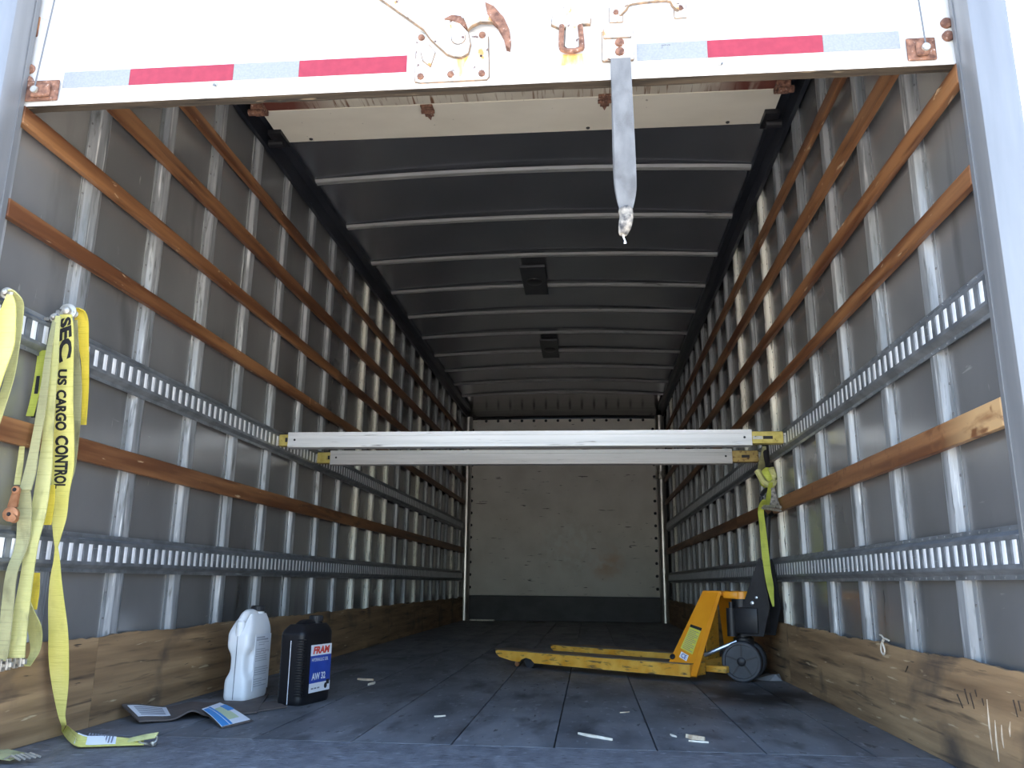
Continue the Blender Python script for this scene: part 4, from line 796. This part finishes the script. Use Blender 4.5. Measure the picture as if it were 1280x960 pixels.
# link arms and steering base
for sy in (-1, 1):
    jp(MB().bevbox((-0.01, sy*0.145-0.018, 0.040), (0.100, sy*0.145+0.018, 0.072), 0.005), 'axle_arm', 'orange_worn')
    jp(MB().cyl((-0.03, sy*0.13, 0.115), (0.12, sy*0.07, 0.185), 0.010, n=10), 'push_rod', 'steel', True)
jp(MB().cyl((0.138,-0.06,0.095), (0.138,0.06,0.095), 0.012, n=10), 'axle', 'black')
for sy in (-1, 1):
    y0 = sy*0.062-0.030
    prof = [(-0.026,0.060),(-0.026,0.088),(-0.020,0.095),(0.020,0.095),(0.026,0.088),(0.026,0.060)]
    wv = Vector((-0.24,0.97,0)).normalized()
    c = Vector((0.138-0.24*sy*0.062, y0, 0.095))
    w = jp(MB().lathe(c, wv, [(-0.018,0.078),(-0.026,0.080),(-0.026,0.090),(-0.022,0.095),(0.022,0.095),(0.026,0.090),(0.026,0.080),(0.018,0.078)], 40), 'steer_wheel', 'tyre', True)
    m = MB().lathe(c, wv, [(-0.034,0.012),(-0.030,0.020),(0.030,0.020),(0.034,0.012)], 20)
    uu = wv.cross(Vector((0,0,1))).normalized()
    for k in range(5):
        t = 2*math.pi*k/5+math.pi/2; dv = uu*math.cos(t)+Vector((0,0,1))*math.sin(t)*1
        q0, q1 = c+dv*0.018-wv*0.021, c+dv*0.079-wv*0.021; sd = wv.cross(dv).normalized()*0.0045
        m.hexa([q0-sd, q0+sd, q0+sd+wv*0.005, q0-sd+wv*0.005], [q1-sd*0.7, q1+sd*0.7, q1+sd*0.7+wv*0.005, q1-sd*0.7+wv*0.005])
    m.build('wheel_hub', 'black', w, True)
# pump and handle
jp(MB().lathe((0.125,0,0.10), (0,0,1), [(0,0.050),(0.10,0.050),(0.105,0.040),(0.24,0.040),(0.245,0.050),(0.290,0.050)], 24), 'pump', 'black', True)
jp(MB().cyl((0.102,-0.075,0.210), (0.102,-0.075,0.345), 0.026, n=18).cyl((0.102,-0.075,0.345), (0.102,-0.075,0.375), 0.012, n=12), 'pump_cylinder', 'black', True)
jp(MB().bevbox((0.110,-0.085,0.225), (0.240,0.085,0.350), 0.008), 'pump_block', 'black', True)
tri = [(0.150,0.215),(0.262,0.215),(0.300,0.350),(0.280,0.540),(0.268,0.590),(0.258,0.585),(0.168,0.370)]
for sy in (-0.075, 0.069):
    jp(MB().prism(tri, (0, sy, 0), (1,0,0), (0,0,1), (0,0.006,0)), 'handle_bracket', 'black')
for (x, z, rr_) in ((0.214,0.372,0.010),(0.238,0.398,0.007),(0.190,0.258,0.016)):
    jp(MB().lathe((x,-0.0755,z), (0,-1,0), [(0,rr_),(0.006,rr_*0.9),(0.007,rr_*0.45)], 14), 'bolt', 'steel', True)
jp(MB().lathe((0.183,-0.0755,0.325), (0,-1,0), [(0,0.010),(0.004,0.009)], 14), 'bolt', 'zinc')
m = MB()
for k in range(4): m.lathe((0.262,-0.050,0.300+0.018*k), (0,0,1), [(0,0.018),(0.010,0.018)], 12)
jp(m, 'spring', 'tyre', True)
jp(MB().tube([(0.262,0,0.480),(0.276,0,0.66),(0.290,0,0.80)], 0.016, 12), 'handle_shaft', 'black', True)
jp(MB().tube(catmull([(0.290,-0.02,0.80),(0.292,-0.075,0.83),(0.298,-0.075,0.90),(0.302,0.0,0.935),(0.298,0.075,0.90),(0.292,0.075,0.83),(0.290,0.02,0.80)], 5), 0.011, 10), 'handle_loop', 'black', True)

# ------------------------------------------------------------------ jugs
def jug(name, label, loc, rz, mat, hx, hy, H, grip, mats):
    r = empty(name, label, 'jug', loc, rz, group='oil jugs')
    n, rows, lv = 56, [], 44
    for k in range(lv+1):
        t = k/lv; z = H*t
        # shoulder: the body closes towards a neck at the far end
        t0 = 0.76 if grip else 0.88
        sh = 0 if t < t0 else (t-t0)/(1-t0)
        ax = hx*(1-(0.50 if grip else 0.42)*sh**1.6); ay = hy*(1-(0.34 if grip else 0.16)*sh**1.4); oy = (0.24 if grip else 0.05)*hy*sh
        if k == 0: ax *= 0.93; ay *= 0.95
        if k in (1,): ax *= 0.98; ay *= 0.985
        row = []
        for i in range(n):
            a = 2*math.pi*i/n; c, s = math.cos(a), math.sin(a); ex = 0.34
            x = ax*math.copysign(abs(c)**ex, c); y = ay*math.copysign(abs(s)**ex, s)
            if grip:
                bz = math.exp(-((t-0.42)/0.155)**4); by = 1/(1+math.exp((y+hy*0.55)/0.006))
                x *= 1-0.36*bz*by; y += 0.020*bz*by*(1 if y < 0 else 0)*(0.4)
            if not grip and y < -hy*0.55 and 0.08 < t < 0.74 and abs(x) > ax*0.6:
                x *= 1-0.030*(k % 2)
            row.append((x, y+oy, z))
        rows.append(row)
    m = MB(); m.add([p for rw in rows for p in rw], [(k*n+i, k*n+(i+1)%n, (k+1)*n+(i+1)%n, (k+1)*n+i) for k in range(lv) for i in range(n)] + [tuple(range(n-1,-1,-1)), tuple(range(lv*n,(lv+1)*n))])
    body = m.build('body', mat, r, True)
    m = MB()
    m.prism([(-0.0012,0.004),(0.0012,0.004),(0.0012,H*0.80),(-0.0012,H*0.80)], (0,-hy-0.0012,0), (1,0,0), (0,0,1), (0,0.0016,0)); m.build('mould_seam', mats['seam'], body)
    ny = 0.52*hy
    MB().lathe((0, ny, H-0.006), (0,0,1), [(0,0.026),(0.012,0.026),(0.013,0.022),(0.016,0.022)], 24).build('neck', mat, r, True)
    m = MB().lathe((0, ny, H+0.008), (0,0,1), [(0,0.027),(0.020,0.026),(0.022,0.022)], 24)
    for i in range(24):
        a = 2*math.pi*i/24; m.bevbox((0.0265*math.cos(a)-0.0012, ny+0.0265*math.sin(a)-0.0012, H+0.009), (0.0265*math.cos(a)+0.0012, ny+0.0265*math.sin(a)+0.0012, H+0.027), 0.0004)
    m.build('cap', 'black', r, True)
    # carrying handle over the near shoulder
    m = MB(); m.tube(catmull([(0,-hy*0.86,H*0.74),(0,-hy*0.80,H*0.89),(0,-hy*0.50,H*0.985),(0,-hy*0.05,H*1.005),(0,hy*0.25,H*0.985)], 5), 0.017, 12); m.build('handle', mat, r, True)
    return r, body
wj, wbody = jug('oil_jug', 'white plastic jug with black cap, standing on the brown board by the wall', (-1.045, 3.325, 0.008), math.radians(-4), 'jug_white', 0.050, 0.102, 0.318, True, {'seam': 'ink_grey'})
lb = MB().box((0.0500, -0.050, 0.030), (0.0512, 0.085, 0.240)).build('label', 'lbl_white', wj)
m = MB()
for k in range(22):
    if k in (4, 11, 12, 17): continue
    z = 0.225-0.0086*k; m.box((0.0512, -0.042+0.02*(k in (2, 3)), z), (0.0516, 0.075-random.uniform(0, 0.05), z+(0.006 if k in (0,1) else 0.0024)))
pr_ = m.build('label_print', 'print_pale', lb); pr_['kind'] = 'stuff'
bj, bbody = jug('oil_jug', 'black plastic jug with red, blue and white label, beside the white jug', (-0.800, 3.300, 0.0), math.radians(-13), 'jug_black', 0.057, 0.112, 0.292, False, {'seam': 'lbl_white'})
m = MB()
for k in range(22): m.bevbox((0.026, -0.1135, 0.035+0.0095*k), (0.0575, -0.095, 0.040+0.0095*k), 0.0012)
rb = m.build('grip_ribs', 'jug_black', bbody); rb['kind'] = 'stuff'
X = 0.0572
lab = MB().box((X, -0.060, 0.040), (X+0.0008, 0.092, 0.215)).build('label', 'lbl_blue', bj); lab['label'] = 'blue and white oil label'
MB().box((X+0.0004, -0.060, 0.175), (X+0.0011, 0.092, 0.215)).build('label_top', 'lbl_white', lab)
MB().box((X+0.0004, -0.060, 0.040), (X+0.0011, 0.092, 0.074)).build('label_bottom', 'lbl_white', lab)
flat_text('FRAM', (X+0.0014,-0.045,0.181), (0,0.122,0), (0,0,0.028), 'lettering', 'lbl_red', lab, 0.05, 0.15)
flat_text('HYDRAULIC OIL', (X+0.0012,-0.050,0.153), (0,0.120,0), (0,0,0.013), 'lettering', 'lbl_white', lab, 0.01)
flat_text('AW 32', (X+0.0012,-0.045,0.085), (0,0.100,0), (0,0,0.026), 'lettering', 'lbl_white', lab, 0.03)
m = MB(); m.lathe((X+0.0011,0.060,0.058), (1,0,0), [(0,0.011),(0.0006,0.011)], 10); m.box((X+0.0011,0.064,0.062), (X+0.0017,0.086,0.080)); m.build('emblem', 'ink', lab)
m = MB()
for k in range(3): m.box((X+0.0011, -0.045+0.022*k, 0.052), (X+0.0015, -0.029+0.022*k, 0.057))
pk = m.build('small_print', 'ink_grey', lab); pk['kind'] = 'stuff'

# ------------------------------------------------------------------ bent brown board with two stickers
bd = empty('bent_board', 'buckled dark brown board with two printed stickers, lying under the white jug', 'board', (-1.03, 3.05, 0.0))
def board_pt(s, t):       # s along the near edge (left to right), t towards the wall
    P0, P1, P2, P3 = Vector((-1.136,2.705,0)), Vector((-0.86,2.99,0)), Vector((-1.00,3.46,0)), Vector((-1.250,2.79,0))
    p = (P0.lerp(P1, s)).lerp(P3.lerp(P2, s), t)
    z = 0.0
    if s > -1:
        z = 0.024*math.exp(-((s-0.42)/0.10)**2)*(1-0.45*t)
        z += 0.036*math.exp(-(s/0.24)**2)*t + 0.006*math.exp(-(s/0.2)**2)
    return Vector((p.x, p.y, 0.003+z*1.0+0.002))
m = MB(); grid = [[board_pt(i/40, j/10) for j in range(11)] for i in range(41)]; m.sheet(grid, 0.005); part(m, 'board', 'mat_brown', bd, True)
m = MB(); P = [Vector((-0.90,2.96,0.004)), Vector((-0.803,3.135,0.004)), Vector((-0.90,3.27,0.004)), Vector((-1.03,3.10,0.004))]
m.sheet([[P[0], P[3]], [P[1], P[2]]], 0.004)
part(m, 'flap', 'mat_brown', bd)
def sticker(s0, s1, t0, t1, name, mat, off=0.0035):
    m = MB(); m.sheet([[board_pt(s0+(s1-s0)*i/8, t0+(t1-t0)*j/4)+Vector((0,0,off)) for j in range(5)] for i in range(9)], 0.0008); return part(m, name, mat, bd)
sticker(0.02, 0.26, 0.22, 0.88, 'sticker', 'lbl_white')['label'] = 'white printed sticker'
m = MB()
for k in range(6):
    t = 0.30+0.09*k; m.sheet([[board_pt(0.05+0.18*i/4, t+0.035*j)+Vector((0,0,0.0045)) for j in range(2)] for i in range(5)], 0.0004)
part(m, 'print', 'ink_grey', bd)
# curled leaflet-like sticker at the near right corner
C0, C1, C2, C3 = Vector((-0.8460, 2.6720, 0.0060)), Vector((-0.8080, 2.8060, 0.0080)), Vector((-0.9870, 2.9660, 0.0350)), Vector((-0.9730, 2.7950, 0.0380))
def sk(a, b): return (C0.lerp(C1, a)).lerp(C3.lerp(C2, a), b)+Vector((0,0,0.004*math.sin(b*3.1)))
def strip(a0, a1, b0, b1, off, name, mat, lab=None):
    m = MB(); m.sheet([[sk(a0+(a1-a0)*i/4, b0+(b1-b0)*j/6)+Vector((0,0,off)) for j in range(7)] for i in range(5)], 0.0008); o = part(m, name, mat, bd)
    if lab: o['label'] = lab
strip(0, 1, 0, 1, 0.002, 'sticker', 'lbl_white', 'blue and white printed sticker')
strip(0.02, 0.26, 0, 0.92, 0.0030, 'print_band', 'lbl_cyan'); strip(0.30, 0.38, 0, 0.95, 0.0030, 'print_band', 'lbl_cyan')
strip(0.40, 0.78, 0.18, 0.78, 0.0030, 'print_field', 'lbl_green'); strip(0.72, 1.0, 0.52, 0.82, 0.0034, 'print_band', 'lbl_cyan')
m = MB(); m.hexa([C0+Vector((0,0,-0.004)), C1+Vector((0,0,-0.006)), C1+Vector((0,0.03,-0.006)), C0+Vector((-0.02,0.03,-0.004))], [C0+Vector((0,0,0.001)), C1+Vector((0,0,0.001)), C2+Vector((0,0,0.0)), C3+Vector((0,0,0.0))])
part(m, 'curled_corner', 'mat_brown', bd)

# ------------------------------------------------------------------ litter on the floor
def splinter(p, q, w, h, mat, label, name='wood_splinter'):
    p, q = Vector(p), Vector(q); c = (p+q)/2; d = (q-p); s_ = Vector((-d.y, d.x, 0)).normalized()*w
    m = MB(); k = 6; grid = []
    for i in range(k+1):
        t = i/k; ww = math.sin(math.pi*min(max(t, 0.06), 0.94))*(0.7+0.3*random.random()); b = p.lerp(q, t); b.z = 0.0006
        grid.append([b-s_*ww, b+s_*ww*0.8, b+s_*ww*0.6+Vector((0,0,h)), b-s_*ww*0.5+Vector((0,0,h*1.1))])
    vs = [x for g_ in grid for x in g_]; fs = []
    for i in range(k):
        for j in range(4): fs.append((i*4+j, i*4+(j+1)%4, (i+1)*4+(j+1)%4, (i+1)*4+j))
    fs += [(3,2,1,0), tuple(k*4+j for j in range(4))]
    o = m.add(vs, fs).build(name, mat); tag(o, label, 'wood chip', 'wood chips on the floor'); return o
splinter((0.2720, 2.7530, 0.0000), (0.3760, 2.6610, 0.0000), 0.013, 0.006, 'wood_chip', 'long pale wood splinter on the floor near the sill')
splinter((0.6030, 2.7480, -0.0000), (0.6530, 2.7030, 0.0000), 0.020, 0.010, 'wood_chip2', 'stubby tan wood chip on the floor, nearest the sill on the right')
splinter((0.6030, 2.6820, 0.0000), (0.6600, 2.6650, 0.0000), 0.006, 0.004, 'wood_chip', 'thin pale sliver lying against the stubby tan chip')
splinter((0.5580, 2.7830, 0.0000), (0.5740, 2.7440, 0.0000), 0.006, 0.004, 'wood_chip', 'tiny pale sliver between the long splinter and the tan chip')
splinter((-0.7940, 4.0480, 0.0000), (-0.7110, 4.0300, 0.0000), 0.016, 0.008, 'wood_chip2', 'tan wood chip on the floor right of the black jug')
splinter((-0.6890, 3.8450, 0.0000), (-0.6800, 3.9390, 0.0000), 0.012, 0.008, 'wood_chip', 'pale crumb of wood beside the tan chip right of the black jug')
splinter((-0.2310, 3.0130, 0.0000), (-0.1950, 3.0360, 0.0000), 0.007, 0.004, 'wood_chip', 'small pale sliver on the floor in line with the bulkhead post')
splinter((0.4170, 3.2100, 0.0000), (0.4530, 3.2350, 0.0000), 0.005, 0.003, 'wood_chip2', 'faint thin sliver on the floor below the forks')
o = MB().sheet([[(1.1200, 4.4230, 0.0020), (1.2390, 4.7000, 0.0030)], [(1.1850, 4.3560, 0.0030), (1.2240, 4.3900, 0.0300)], [(1.2500, 4.3770, 0.0020), (1.2160, 4.2770, 0.0450)]], 0.002).build('paper_scrap', 'lbl_white')
o.data.materials[0] = M('grey paper', (0.30, 0.30, 0.31)); tag(o, 'grey paper scrap on the floor behind the jack wheel', 'paper')
a = (-1.3360, 10.6640); b = (-0.8090, 10.9670)
o = MB().bevbox((-1.16, 10.36, 0.001), (-0.86, 10.42, 0.018), 0.002).build('metal_strip', 'zinc'); tag(o, 'pale metal strip on the floor at the foot of the left corner tube', 'strip')
o = MB().bevbox((-0.44, 10.02, 0.001), (-0.22, 10.10, 0.010), 0.002).build('wood_strip', 'mat_brown'); tag(o, 'dim flat strip on the floor near the bulkhead middle', 'strip')
# string tied over the kick board
e = Vector((1.2580, 2.8600, 0.2900)); m = MB()
m.tube(catmull([e+Vector((0,0.05,0.014)), e+Vector((-0.006,0.01,0.012)), e+Vector((-0.008,-0.01,0.0)), e+Vector((-0.007,0.02,-0.012)), e+Vector((-0.007,0.028,-0.035)), e+Vector((-0.007,0.008,-0.045)), e+Vector((-0.007,-0.006,-0.03)), e+Vector((-0.008,0.006,-0.008)), e+Vector((-0.008,-0.01,0.006)), e+Vector((-0.006,-0.05,0.002))], 4), 0.0028, 6)
o = m.build('string', 'cord'); tag(o, 'pale string looped over the top of the right kick board', 'string')
